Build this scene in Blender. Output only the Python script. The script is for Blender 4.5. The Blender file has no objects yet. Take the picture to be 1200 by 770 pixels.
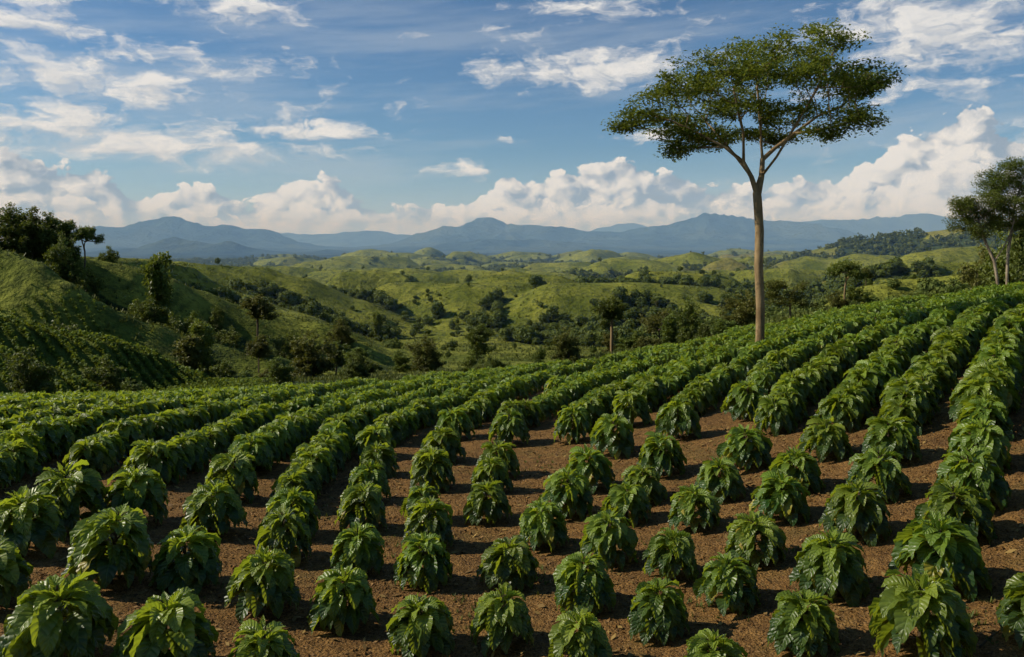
import bpy, math, random
import numpy as np
from mathutils import Vector, Matrix

C = bpy.context.scene.collection
F = 933.0                      # focal length in photo pixels (1200 px wide), lens 28 mm
HZ = 285.0                     # photo row of the horizon
rng = np.random.default_rng(11)
random.seed(5)

# ------------------------------------------------------------------ helpers
def tag(o, label=None, cat=None, group=None, kind=None):
    if label: o['label'] = label
    if cat: o['category'] = cat
    if group: o['group'] = group
    if kind: o['kind'] = kind
    return o

def empty(name, loc=(0, 0, 0), rotz=0.0, scale=(1, 1, 1)):
    o = bpy.data.objects.new(name, None)
    o.empty_display_size = 0.3
    C.objects.link(o)
    o.location = loc; o.rotation_euler = (0, 0, rotz); o.scale = scale
    return o

def make_mesh(name, V, Fq, mat=None, uv=None, tint=None, smooth=True, extra=None):
    """V (n,3), Fq (m,k) same-size polygons, uv (n,2) and tint (n,) per vertex"""
    V = np.asarray(V, dtype=np.float32); Fq = np.asarray(Fq, dtype=np.int32)
    me = bpy.data.meshes.new(name)
    n, (m, k) = len(V), Fq.shape
    me.vertices.add(n); me.vertices.foreach_set('co', V.ravel())
    me.loops.add(m * k); me.loops.foreach_set('vertex_index', Fq.ravel())
    me.polygons.add(m)
    me.polygons.foreach_set('loop_start', np.arange(0, m * k, k, dtype=np.int32))
    me.polygons.foreach_set('use_smooth', np.full(m, smooth, dtype=bool))
    if uv is not None:
        l = me.uv_layers.new(name='UVMap')
        l.data.foreach_set('uv', np.asarray(uv, dtype=np.float32)[Fq.ravel()].ravel())
    if tint is not None:
        a = me.attributes.new('tint', 'FLOAT', 'POINT')
        a.data.foreach_set('value', np.asarray(tint, dtype=np.float32).ravel())
    if extra:
        for key, arr in extra.items():
            a = me.attributes.new(key, 'FLOAT', 'POINT')
            a.data.foreach_set('value', np.asarray(arr, dtype=np.float32).ravel())
    me.update(calc_edges=True)
    if mat: me.materials.append(mat)
    return me

def link(name, me, parent=None):
    o = bpy.data.objects.new(name, me)
    C.objects.link(o)
    if parent: o.parent = parent
    return o

def sstep(a, b, x):
    t = np.clip((x - a) / (b - a), 0, 1)
    return t * t * (3 - 2 * t)

def _hash(ix, iy, seed):
    h = (ix.astype(np.int64) * 374761393 + iy.astype(np.int64) * 668265263 + seed * 1442695041) & 0x7fffffff
    h = ((h ^ (h >> 13)) * 1274126177) & 0x7fffffff
    return ((h ^ (h >> 16)) & 0xffff) / 65535.0

def vnoise(x, y, seed=0):
    ix = np.floor(x); iy = np.floor(y); fx = x - ix; fy = y - iy
    fx = fx * fx * fx * (fx * (fx * 6 - 15) + 10); fy = fy * fy * fy * (fy * (fy * 6 - 15) + 10)
    a = _hash(ix, iy, seed); b = _hash(ix + 1, iy, seed); c = _hash(ix, iy + 1, seed); d = _hash(ix + 1, iy + 1, seed)
    return (a * (1 - fx) + b * fx) * (1 - fy) + (c * (1 - fx) + d * fx) * fy

def fbm(x, y, seed=0, octs=4, gain=0.5):
    s = 0; a = 1; t = 0
    for i in range(octs):
        s = s + a * vnoise(x, y, seed + i * 17); t += a; a *= gain
        x, y = x * 1.93 + y * 0.55 + 7.1, y * 1.93 - x * 0.55 + 3.7
    return s / t

# ------------------------------------------------------------------ terrain
# heights of the coffee field's slope, surveyed as (x, y, z); the eye is at the origin
CP = np.array([
    (-6, 3, -4.3), (0, 3, -4.9), (6, 3, -4.1),
    (-7, 10, -4.4), (0, 10, -5.1), (6, 10, -4.3), (-14, 10, -4.2), (14, 8, -3.2),
    (-11, 16, -4.8), (0, 16, -5.4), (5, 16, -4.7), (9.3, 16, -3.75), (14, 16, -3.0),
    (-18, 25, -5.8), (-8, 25, -5.9), (0, 25, -5.9), (8, 25, -4.8), (15, 25, -3.4), (22, 25, -2.6),
    (-30, 40, -8.6), (-12, 40, -8.1), (0, 40, -7.4), (12.4, 40, -5.2), (24, 40, -3.6), (34, 40, -2.9),
    (-40, 55, -11.4), (-20, 55, -11.1), (-6, 55, -9.8), (6, 55, -8.75), (18, 55, -6.15), (33, 55, -3.75), (45, 55, -2.9), (20, 63, -7.3), (38, 63, -4.6),
    (-60, 90, -19), (-30, 90, -18.5), (0, 90, -15.4), (25, 90, -11.8), (53, 90, -7.0), (70, 90, -5.0),
    (-75, 120, -22), (0, 120, -20), (40, 120, -14.0), (80, 120, -8.5)], float)

def _phi(r2):
    return np.where(r2 > 1e-9, 0.5 * r2 * np.log(np.maximum(r2, 1e-9)), 0)
_n = len(CP)
_K = _phi(((CP[:, None, :2] - CP[None, :, :2]) ** 2).sum(-1)) + np.eye(_n) * 30
_P = np.c_[np.ones(_n), CP[:, :2]]
_sol = np.linalg.solve(np.block([[_K, _P], [_P.T, np.zeros((3, 3))]]), np.r_[CP[:, 2], np.zeros(3)])

def field_z(x, y):
    x = np.asarray(x, float); y = np.asarray(y, float)
    sh = x.shape; xf = x.ravel(); yf = y.ravel(); out = np.empty_like(xf)
    for s in range(0, len(xf), 20000):
        a, b = xf[s:s + 20000], yf[s:s + 20000]
        k = _phi((a[:, None] - CP[None, :, 0]) ** 2 + (b[:, None] - CP[None, :, 1]) ** 2)
        out[s:s + 20000] = k @ _sol[:_n] + _sol[_n] + _sol[_n + 1] * a + _sol[_n + 2] * b
    return out.reshape(sh)

VR = np.array([0, 60, 120, 200, 350, 500, 800, 1500, 4000, 20000], float)
VZ = np.array([-6, -10, -20, -31, -43, -49.5, -59, -65, -66, -66], float)

def at(px, py, d):
    """a surveyed point: bearing and elevation as photo column and row, at distance d along +Y"""
    return ((px - 600) / F * d, d, (HZ - py) / F * d)

# crest lines of hills and ridges: list of (column, row, distance), half width in m, sharpness
RIDGES = [
    # --- spurs coming down from the hill on the left
    ([(-120, 262, 185), (0, 288, 180), (60, 297, 178), (100, 301, 178), (150, 310, 182), (200, 324, 188), (245, 341, 194), (290, 360, 200), (365, 388, 205), (430, 412, 205)], 27, 0),
    ([(-120, 270, 150), (0, 292, 146), (45, 305, 146), (85, 328, 146), (120, 349, 146), (150, 362, 147), (195, 377, 148), (240, 394, 150), (290, 414, 152), (325, 432, 152)], 19, 0),
    ([(-120, 330, 92), (0, 361, 92), (60, 374, 93), (120, 393, 95), (170, 410, 98), (205, 428, 100), (220, 450, 102)], 15, 0),
    ([(-100, 385, 70), (0, 408, 70), (70, 432, 71), (150, 462, 72), (200, 490, 74)], 10, 0),
    ([(225, 306, 420), (276, 314, 420), (327, 327, 420), (390, 352, 420)], 45, 0),
    ([(90, 300, 300), (160, 303, 330), (225, 312, 350), (290, 345, 350), (330, 365, 340)], 32, 0),
    ([(340, 340, 640), (356, 336, 640), (400, 345, 640)], 45, 0),
    ([(370, 345, 560), (395, 340, 560), (440, 348, 560)], 45, 0),
    ([(405, 366, 430), (455, 361, 440), (500, 366, 430), (560, 380, 410)], 45, 0),
    ([(360, 398, 250), (420, 400, 260), (470, 412, 260)], 26, 0),
    # --- rounded grass hills of the valley
    ([(412, 322, 900), (425, 318, 900), (455, 324, 900), (480, 334, 890)], 60, 0),
    ([(540, 330, 850), (569, 323, 850), (585, 328, 850)], 52, 0),
    ([(690, 318, 900), (715, 307, 900), (735, 302, 910), (770, 305, 900), (795, 318, 890)], 75, 0),
    ([(670, 316, 1250), (690, 309, 1250), (705, 310, 1250)], 70, 0),
    ([(605, 350, 650), (621, 345, 650), (645, 347, 650)], 42, 0),
    ([(672, 350, 600), (690, 346, 600), (705, 349, 600)], 34, 0),
    ([(523, 349, 700), (560, 344, 710), (600, 347, 700)], 36, 0),
    ([(560, 360, 560), (600, 358, 560), (640, 364, 550)], 36, 0),
    ([(775, 303, 1000), (801, 295, 1000), (822, 301, 1000)], 60, 0),
    ([(830, 305, 900), (841, 301, 900), (855, 308, 890)], 45, 0),
    ([(858, 304, 1010), (868, 301, 1010), (885, 305, 1000)], 50, 0),
    ([(780, 328, 700), (801, 323, 700), (835, 330, 690)], 48, 0),
    ([(832, 335, 620), (860, 319, 640), (890, 322, 640), (905, 330, 640)], 48, 0),
    ([(925, 305, 900), (948, 300, 900), (975, 303, 900)], 60, 0),
    ([(1000, 300, 880), (1012, 297, 880), (1045, 300, 880)], 60, 0),
    ([(1060, 296, 700), (1095, 290, 700), (1140, 288, 700)], 60, 0),
    ([(1060, 316, 420), (1095, 309, 420), (1150, 305, 420), (1220, 300, 420)], 45, 0),
    ([(1020, 333, 250), (1055, 327, 250), (1110, 322, 240), (1220, 312, 230)], 30, 0),
    ([(940, 336, 460), (975, 330, 460), (1020, 334, 450)], 40, 0),
    ([(750, 352, 420), (790, 348, 420), (830, 356, 410)], 38, 0),
    ([(850, 302, 1400), (927, 298, 1300), (985, 287, 1250), (1025, 279, 1200), (1071, 272, 1150), (1117, 268, 1100), (1220, 258, 1000)], 130, 0),
    ([(560, 322, 1500), (640, 318, 1500), (700, 314, 1500)], 110, 0),
    ([(440, 322, 1400), (520, 320, 1500)], 100, 0),
    # --- wooded hills at the valley's end
    ([(285, 305, 2500), (327, 296, 2500), (360, 301, 2500), (410, 308, 2500)], 220, 1),
    ([(160, 289, 5000), (178, 283, 5000), (204, 276, 5000), (228, 281, 5000), (255, 286, 5000), (273, 284, 5000), (313, 295, 5000), (345, 300, 5000)], 330, 1),
    ([(345, 300, 5600), (385, 293, 5600), (420, 298, 5600), (450, 302, 5600)], 300, 1),
    # --- mountain ranges
    ([(40, 275, 8000), (120, 266, 8000), (145, 258, 8000), (175, 254, 8000), (200, 250, 8000), (233, 260, 8000), (255, 262, 8000), (276, 261, 8000), (309, 270, 8000), (342, 279, 8000), (364, 287, 8000), (400, 297, 8000)], 900, 2),
    ([(300, 275, 12500), (327, 272, 12500), (382, 274, 12500), (425, 270, 12500), (474, 274, 12500), (520, 280, 12500)], 1000, 2),
    ([(443, 291, 9000), (481, 272, 9000), (501, 266, 9000), (530, 265, 9000), (548, 260, 9000), (566, 255.5, 9000), (580, 251, 9000), (592, 256, 9000), (606, 260, 9000), (618, 259.5, 9000), (640, 264, 9000), (681, 269, 9000), (723, 270, 9000), (747, 264, 9000), (780, 258, 9000), (815, 250, 9000), (836, 252, 9000), (864, 253, 9000), (885, 255, 9000), (910, 258, 9000), (927, 261, 9000), (955, 269, 9000), (976, 277, 9000)], 900, 2),
    ([(520, 284, 7200), (575, 277, 7000), (640, 281, 7000), (690, 286, 7000)], 600, 2),
    ([(690, 270, 14500), (719, 260, 14500), (736, 262, 14500), (790, 272, 14500)], 900, 2),
    ([(900, 262, 11500), (927, 259, 11500), (955, 257, 11500), (987, 255, 11500), (1018, 255, 11500), (1039, 252, 11500), (1060, 249, 11500), (1074, 247, 11500), (1095, 251, 11500), (1113, 255, 11500), (1160, 262, 11500), (1260, 268, 11500)], 1000, 2),
]
_g = np.random.default_rng(909)
for _i in range(120):
    _r = math.exp(_g.uniform(math.log(430), math.log(2600))); _a = _g.uniform(-0.30, 0.42)
    _px = 600 + F * _a; _h = _g.uniform(13, 36) * (0.8 + _r / 3500)
    _z = float(np.interp(_r, VR, VZ)) + _h
    _l = _g.uniform(12, 50) * (0.7 + _r / 2500) / _r * F; _row = HZ - F * _z / _r
    RIDGES.append(([(_px - _l, _row + _g.uniform(0, 6), _r), (_px, _row, _r * _g.uniform(.98, 1.02)), (_px + _l, _row + _g.uniform(0, 6), _r)], _g.uniform(24, 50) * (0.7 + _r / 2500), 0))
RW = [(np.array([at(*p) for p in pts]), w, kind) for pts, w, kind in RIDGES]

def valley_z(x, y):
    r = np.hypot(x, y)
    z = np.interp(r, VR, VZ)
    azv = x / np.maximum(y, 1)
    z = z + 11.5 * sstep(0.08, 0.40, azv) * np.interp(r, [60, 110, 180, 300, 600], [0.4, 0.85, 1.0, 0.8, 0]) + 2.8 * np.exp(-((azv - 0.12) / 0.08) ** 2) * np.interp(r, [60, 100, 140, 220], [0, 1, 1, 0])
    amp = np.interp(r, [90, 200, 500, 1200, 3000, 5000], [0, 1.5, 5, 9, 8, 5])
    return z + amp * (fbm(x / 130, y / 130, 3, 4) - 0.5) * 2

def terrain(x, y, full=False):
    """ground height (and how much a hill stands there)"""
    x = np.asarray(x, float); y = np.asarray(y, float)
    r = np.hypot(x, y)
    v = valley_z(x, y)
    w = 1 - sstep(72, 112, r)
    fz = field_z(np.clip(x, -80, 80), np.clip(y, 0, 125)) + 0.12 * (fbm(x / 2.3, y / 2.3, 9, 3) - 0.5) + 0.06 * (fbm(x / 0.45, y / 0.45, 19, 3) - 0.5)
    z = v * (1 - w) + fz * w
    low = z.copy(); hill = np.zeros_like(z); kindmax = np.zeros_like(z)
    # slightly wavy ground plan for the ridges
    wx = (fbm(x / (18 + r * 0.10), y / (18 + r * 0.10), 31, 3) - 0.5); wy = (fbm(x / (18 + r * 0.10), y / (18 + r * 0.10), 47, 3) - 0.5)
    for P, wd, kind in RW:
        lo = P[:, :2].min(0) - 3.2 * wd; hi = P[:, :2].max(0) + 3.2 * wd
        sel = (x > lo[0]) & (x < hi[0]) & (y > lo[1]) & (y < hi[1])
        if not sel.any(): continue
        xs = x[sel] + wx[sel] * wd * 0.8; ys = y[sel] + wy[sel] * wd * 0.8
        best = np.full(xs.shape, 1e18); cz = np.zeros_like(xs); cw = np.zeros_like(xs)
        for a, b in zip(P[:-1], P[1:]):
            ab = b[:2] - a[:2]; L2 = (ab ** 2).sum()
            t = np.clip(((xs - a[0]) * ab[0] + (ys - a[1]) * ab[1]) / L2, 0, 1)
            d2 = (xs - a[0] - t * ab[0]) ** 2 + (ys - a[1] - t * ab[1]) ** 2
            cand = a[2] + (b[2] - a[2]) * t
            best = np.minimum(best, d2)
            wt = (d2 / wd ** 2 + 0.02) ** -3.0
            cz += cand * wt; cw += wt
        cz = cz / cw
        q = np.sqrt(best) / wd
        if kind: cz = cz + (fbm(xs / 420, ys / 420, 61, 4, 0.6) - 0.5) * (95 if kind == 2 else 40)
        if kind == 2:      # mountains: steeper shoulders and gullied flanks
            g = np.exp(-q * 1.15)
            gn = np.abs(fbm(xs / 800, ys / 800, 5, 5, 0.55) - 0.5) * 2
            g = g * (1 - 0.8 * gn * sstep(0.02, 0.6, q))
        elif kind == 1:
            g = np.exp(-(q ** 1.5))
        else:
            g = np.exp(-(q ** 1.7) * 1.05)
        base = v[sel] - np.where(r[sel] > 3000, 15, np.where(r[sel] < 230, 7, 4))
        h = base + (cz - base) * g
        k = np.clip(0.0035 * r[sel], 0.5, 7)
        a0 = z[sel]
        dlt = np.abs(a0 - h) / k
        z[sel] = np.maximum(a0, h) + k * np.log1p(np.exp(-dlt)) * np.exp(-dlt * 0.3) * 0.6
        hill[sel] = np.maximum(hill[sel], np.where(h > a0 - 2, g, 0))
    if full:
        return z, hill, r
    return z

def tz(x, y):
    return float(terrain(np.array([x]), np.array([y]))[0])

def hollow(x, y, z, r):
    """how far a spot lies below its surroundings, in metres"""
    q = np.clip(r * 0.05, 12, 60)
    return sum(terrain(x + a * q, y + b * q) for a, b in ((1, .3), (-.3, 1), (-1, -.3), (.3, -1))) / 4 - z

def forestness(x, y, hill, r, z):
    """0 = grass or crop, 1 = woodland"""
    n = fbm(x / 62, y / 62, 71, 5, 0.6) * 0.65 + fbm(x / 240, y / 240, 83, 3) * 0.35
    az = x / np.maximum(y, 1)
    hol = np.clip(hollow(x, y, z, r) / (1.3 + 0.0016 * r), -1, 1)
    f = 0.48 + (n - 0.5) * 1.9 + hol * 0.42 - (hill - 0.5) * 0.30 + 0.10 * sstep(0.0, 0.25, az) * sstep(250, 500, r)
    f = f + np.where((az < -0.17) & (r < 260), 0.45 - hill * 0.65, 0)
    f = f - 0.42 * np.exp(-(((r - 320) / 140) ** 2)) * np.exp(-((az + 0.07) / 0.20) ** 2)   # open slopes in the valley's middle
    f = f + 0.16 * sstep(1100, 1700, r) - 0.1 * sstep(3000, 5000, r)
    f = f + 0.25 * sstep(0.34, 0.45, az) * sstep(180, 300, r) * (1 - sstep(600, 900, r)) + 0.45 * sstep(950, 1100, r) * sstep(0.33, 0.42, az)                                # wooded ridge to the east
    return np.clip((f - 0.36) / 0.30, 0, 1)

# ------------------------------------------------------------------ node helpers
class NX:
    """a value socket with arithmetic"""
    def __init__(s, nt, sock): s.nt = nt; s.s = sock
    def _m(s, op, *o):
        n = s.nt.nodes.new('ShaderNodeMath'); n.operation = op
        for i, v in enumerate((s,) + o):
            if isinstance(v, NX): s.nt.links.new(v.s, n.inputs[i])
            else: n.inputs[i].default_value = float(v)
        return NX(s.nt, n.outputs[0])
    def __add__(s, o): return s._m('ADD', o)
    __radd__ = __add__
    def __sub__(s, o): return s._m('SUBTRACT', o)
    def __rsub__(s, o): return (s * -1.0) + o
    def __mul__(s, o): return s._m('MULTIPLY', o)
    __rmul__ = __mul__
    def __truediv__(s, o): return s._m('DIVIDE', o)
    def max(s, o): return s._m('MAXIMUM', o)
    def min(s, o): return s._m('MINIMUM', o)
    def pow(s, o): return s._m('POWER', o)
    def abs(s): return s._m('ABSOLUTE')
    def exp(s): return s._m('EXPONENT')
    def sin(s): return s._m('SINE')
    def smooth(s, a, b):
        n = s.nt.nodes.new('ShaderNodeMapRange'); n.interpolation_type = 'SMOOTHSTEP'
        s.nt.links.new(s.s, n.inputs[0]); n.inputs[1].default_value = a; n.inputs[2].default_value = b
        return NX(s.nt, n.outputs[0])

def vec(nt, x, y, z=0.0):
    n = nt.nodes.new('ShaderNodeCombineXYZ')
    for i, v in enumerate((x, y, z)):
        if isinstance(v, NX): nt.links.new(v.s, n.inputs[i])
        else: n.inputs[i].default_value = float(v)
    return n.outputs[0]

def noise(nt, v, scale=1.0, detail=4.0, rough=0.5, dist=0.0, lac=2.0):
    n = nt.nodes.new('ShaderNodeTexNoise')
    nt.links.new(v, n.inputs['Vector'])
    n.inputs['Scale'].default_value = scale; n.inputs['Detail'].default_value = detail
    n.inputs['Roughness'].default_value = rough; n.inputs['Distortion'].default_value = dist
    n.inputs['Lacunarity'].default_value = lac
    return NX(nt, n.outputs[0])

def mixc(nt, fac, a, b):
    n = nt.nodes.new('ShaderNodeMix'); n.data_type = 'RGBA'
    for sock, v in ((n.inputs[0], fac), (n.inputs[6], a), (n.inputs[7], b)):
        if isinstance(v, NX): nt.links.new(v.s, sock)
        elif hasattr(v, 'is_linked'): nt.links.new(v, sock)
        elif isinstance(v, (tuple, list)): sock.default_value = (*v[:3], 1)
        else: sock.default_value = v
    return n.outputs[2]

def new_mat(name):
    m = bpy.data.materials.new(name); m.use_nodes = True
    nt = m.node_tree
    for n in list(nt.nodes): nt.nodes.remove(n)
    out = nt.nodes.new('ShaderNodeOutputMaterial')
    return m, nt, out

def attr(nt, name):
    n = nt.nodes.new('ShaderNodeAttribute'); n.attribute_name = name
    return NX(nt, n.outputs['Fac'])

def principled(nt, col, rough=0.8, spec=0.3, normal=None):
    n = nt.nodes.new('ShaderNodeBsdfPrincipled')
    if isinstance(col, tuple): n.inputs['Base Color'].default_value = (*col, 1)
    else: nt.links.new(col, n.inputs['Base Color'])
    if isinstance(rough, NX): nt.links.new(rough.s, n.inputs['Roughness'])
    else: n.inputs['Roughness'].default_value = rough
    n.inputs['Specular IOR Level'].default_value = spec
    if normal is not None: nt.links.new(normal, n.inputs['Normal'])
    return n.outputs[0]

def bump(nt, h, strength=0.5, distance=0.05):
    n = nt.nodes.new('ShaderNodeBump')
    nt.links.new(h.s, n.inputs['Height'])
    n.inputs['Strength'].default_value = strength; n.inputs['Distance'].default_value = distance
    return n.outputs[0]

def objpos(nt):
    n = nt.nodes.new('ShaderNodeTexCoord'); return n.outputs['Object']

def leaf_mat(name, dark, light, trans, tfac=0.3, rough=0.45, spec=0.4, objvar=0.35, veins=False):
    m, nt, out = new_mat(name)
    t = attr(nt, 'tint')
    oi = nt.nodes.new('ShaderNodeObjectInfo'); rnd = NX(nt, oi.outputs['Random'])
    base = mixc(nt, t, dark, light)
    if veins: base = mixc(nt, t.smooth(1.05, 1.25) * 0.85, base, (0.30, 0.23, 0.03))
    hsv = nt.nodes.new('ShaderNodeHueSaturation')
    nt.links.new(base, hsv.inputs['Color'])
    nt.links.new((rnd * objvar + (1 - objvar * 0.5)).s, hsv.inputs['Value'])
    nt.links.new(((rnd * 7.3)._m('FRACT') * 0.03 + 0.485).s, hsv.inputs['Hue'])
    col = hsv.outputs[0]
    normal = None
    if veins:
        uvn = nt.nodes.new('ShaderNodeTexCoord')
        sp = nt.nodes.new('ShaderNodeSeparateXYZ'); nt.links.new(uvn.outputs['UV'], sp.inputs[0])
        u = (NX(nt, sp.outputs[0]) - 0.5).abs() * 2.0; s = NX(nt, sp.outputs[1])
        wv = ((s - u * 0.16) * (2 * math.pi * 8.0)).sin() * 0.5 + 0.5
        rib = u.smooth(0.10, 0.0)
        h = wv.pow(0.6) * u.smooth(0.0, 0.25) - rib * 0.3
        normal = bump(nt, h, 0.65, 0.012)
        vein = wv.smooth(0.12, 0.0) * u.smooth(0.95, 0.6)
        col = mixc(nt, (rib * 0.45 + vein * 0.22), col, (0.16, 0.24, 0.05))
    p = principled(nt, col, rough, spec, normal)
    tr = nt.nodes.new('ShaderNodeBsdfTranslucent')
    nt.links.new(mixc(nt, t, tuple(c * 0.7 for c in trans), trans), tr.inputs['Color'])
    if normal is not None: nt.links.new(normal, tr.inputs['Normal'])
    mx = nt.nodes.new('ShaderNodeMixShader'); mx.inputs[0].default_value = tfac
    nt.links.new(p, mx.inputs[1]); nt.links.new(tr.outputs[0], mx.inputs[2])
    nt.links.new(mx.outputs[0], out.inputs['Surface'])
    return m

def bark_mat(name, a, b, scale=3.0):
    m, nt, out = new_mat(name)
    p = objpos(nt)
    mp = nt.nodes.new('ShaderNodeMapping'); mp.inputs['Scale'].default_value = (2.2, 2.2, 0.6)
    nt.links.new(p, mp.inputs[0])
    n1 = noise(nt, mp.outputs[0], scale, 6, 0.6); n2 = noise(nt, p, scale * 0.35, 3, 0.5)
    n3 = noise(nt, p, scale * 2.2, 5, 0.65)
    f = (n1 * 0.6 + n2 * 0.6 - 0.1).smooth(0.3, 0.72)
    col = mixc(nt, f, a, b)
    col = mixc(nt, n3.smooth(0.55, 0.68) * 0.5, col, tuple(c * 0.35 for c in a))
    s = principled(nt, col, 0.85, 0.2, bump(nt, n1 + n3 * 0.6, 0.8, 0.05))
    nt.links.new(s, out.inputs['Surface'])
    return m

M = {}
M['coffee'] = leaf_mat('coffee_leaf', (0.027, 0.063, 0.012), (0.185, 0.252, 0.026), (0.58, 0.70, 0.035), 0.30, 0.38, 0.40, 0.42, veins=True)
M['crop'] = leaf_mat('hillside_leaf', (0.066, 0.100, 0.015), (0.175, 0.225, 0.032), (0.36, 0.43, 0.03), 0.25, 0.65, 0.15, 0)
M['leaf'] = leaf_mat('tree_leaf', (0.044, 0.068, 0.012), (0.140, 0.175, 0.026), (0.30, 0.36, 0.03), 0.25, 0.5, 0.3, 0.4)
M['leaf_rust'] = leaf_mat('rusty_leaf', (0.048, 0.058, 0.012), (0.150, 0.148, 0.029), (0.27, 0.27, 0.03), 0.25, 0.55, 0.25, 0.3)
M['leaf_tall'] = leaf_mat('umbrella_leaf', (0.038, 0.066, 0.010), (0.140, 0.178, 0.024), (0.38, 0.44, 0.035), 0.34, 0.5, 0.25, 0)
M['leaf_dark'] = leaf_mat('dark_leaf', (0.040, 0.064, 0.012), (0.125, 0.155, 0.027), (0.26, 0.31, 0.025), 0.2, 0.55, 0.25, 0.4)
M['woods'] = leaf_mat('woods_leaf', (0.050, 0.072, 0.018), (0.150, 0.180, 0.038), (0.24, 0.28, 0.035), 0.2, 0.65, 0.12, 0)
M['grassy'] = leaf_mat('grass_blade', (0.060, 0.082, 0.018), (0.15, 0.17, 0.035), (0.2, 0.22, 0.03), 0.25, 0.6, 0.2, 0)
M['bark'] = bark_mat('pale_bark', (0.140, 0.090, 0.040), (0.335, 0.235, 0.115), 2.2)
M['bark_pale'] = bark_mat('grey_bark', (0.16, 0.125, 0.08), (0.36, 0.30, 0.205), 2.2)
M['bark_dark'] = bark_mat('brown_bark', (0.07, 0.05, 0.03), (0.17, 0.13, 0.085), 2.0)
M['stem'] = bark_mat('stem_bark', (0.06, 0.04, 0.022), (0.13, 0.10, 0.05), 9.0)

def soil_mat():
    m, nt, out = new_mat('field_soil')
    p = objpos(nt)
    big = noise(nt, p, 0.9, 4, 0.55); mid = noise(nt, p, 6.0, 5, 0.6); fine = noise(nt, p, 42.0, 4, 0.65)
    v = nt.nodes.new('ShaderNodeTexVoronoi'); v.inputs['Scale'].default_value = 24.0
    nt.links.new(p, v.inputs['Vector']); vd = NX(nt, v.outputs['Distance'])
    v2 = nt.nodes.new('ShaderNodeTexVoronoi'); v2.inputs['Scale'].default_value = 55.0
    nt.links.new(p, v2.inputs['Vector'])
    col = mixc(nt, mid.smooth(0.3, 0.7), (0.135, 0.070, 0.021), (0.275, 0.150, 0.044))
    col = mixc(nt, big.smooth(0.50, 0.68) * 0.55, col, (0.13, 0.100, 0.028))
    col = mixc(nt, (big * -1.0 + 1.0).smooth(0.52, 0.70) * 0.5, col, (0.055, 0.030, 0.012))
    cs = nt.nodes.new('ShaderNodeSeparateColor'); nt.links.new(v2.outputs['Color'], cs.inputs[0])
    chip = NX(nt, cs.outputs[0])
    col = mixc(nt, chip.smooth(0.80, 0.92) * 0.5, col, (0.30, 0.19, 0.085))
    col = mixc(nt, (chip * -1.0 + 1.0).smooth(0.70, 0.95) * 0.7, col, (0.035, 0.018, 0.009))
    s = principled(nt, col, 0.95, 0.12, bump(nt, vd * -0.6 + fine * 0.7 + mid * 1.2, 1.0, 0.05))
    nt.links.new(s, out.inputs['Surface'])
    return m

def land_mat():
    m, nt, out = new_mat('hill_land')
    p = objpos(nt)
    f = attr(nt, 'forest'); dry = attr(nt, 'dry'); crop = attr(nt, 'crop')
    n1 = noise(nt, p, 0.05, 6, 0.6); n2 = noise(nt, p, 0.45, 5, 0.65); n3 = noise(nt, p, 0.011, 4, 0.5); n4 = noise(nt, p, 1.7, 3, 0.6)
    g = mixc(nt, (n1 * 0.6 + n3 * 0.4).smooth(0.38, 0.62), (0.112, 0.138, 0.019), (0.265, 0.275, 0.043))
    g = mixc(nt, dry, g, (0.24, 0.20, 0.055))
    g = mixc(nt, n2.smooth(0.46, 0.66) * 0.6, g, (0.036, 0.052, 0.012))
    n5 = noise(nt, p, 0.16, 6, 0.7)
    g = mixc(nt, n5.smooth(0.50, 0.62) * 0.6, g, (0.040, 0.056, 0.013))
    g = mixc(nt, n4.smooth(0.55, 0.7) * 0.35, g, (0.030, 0.048, 0.012))
    w = mixc(nt, n2.smooth(0.35, 0.7), (0.024, 0.038, 0.011), (0.052, 0.074, 0.020))
    w = mixc(nt, n3.smooth(0.4, 0.65) * 0.5, w, (0.042, 0.058, 0.018))
    fe = (f + (n2 - 0.5) * 0.7 + (n1 - 0.5) * 0.5).smooth(0.40, 0.62)
    col = mixc(nt, fe, g, w)
    col = mixc(nt, crop, col, (0.095, 0.125, 0.022))
    s = principled(nt, col, 0.95, 0.08, bump(nt, n2 * 1.0 + n1 * 3.0 + n4 * 0.3, 0.8, 1.6))
    nt.links.new(s, out.inputs['Surface'])
    return m

def mountain_mat():
    m, nt, out = new_mat('hazy_mountain_forest')
    p = objpos(nt)
    n1 = noise(nt, p, 0.004, 8, 0.65); n2 = noise(nt, p, 0.0012, 4, 0.5)
    f = attr(nt, 'dry')
    col = mixc(nt, n1.smooth(0.35, 0.65), (0.014, 0.034, 0.042), (0.050, 0.086, 0.084))  # distance haze painted in: forest colours shifted towards blue
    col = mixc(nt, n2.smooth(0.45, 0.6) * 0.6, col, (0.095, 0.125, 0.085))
    col = mixc(nt, f * 0.7, col, (0.36, 0.36, 0.15))
    s = principled(nt, col, 0.95, 0.05, bump(nt, n1, 1.0, 110.0))
    nt.links.new(s, out.inputs['Surface'])
    return m

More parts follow.
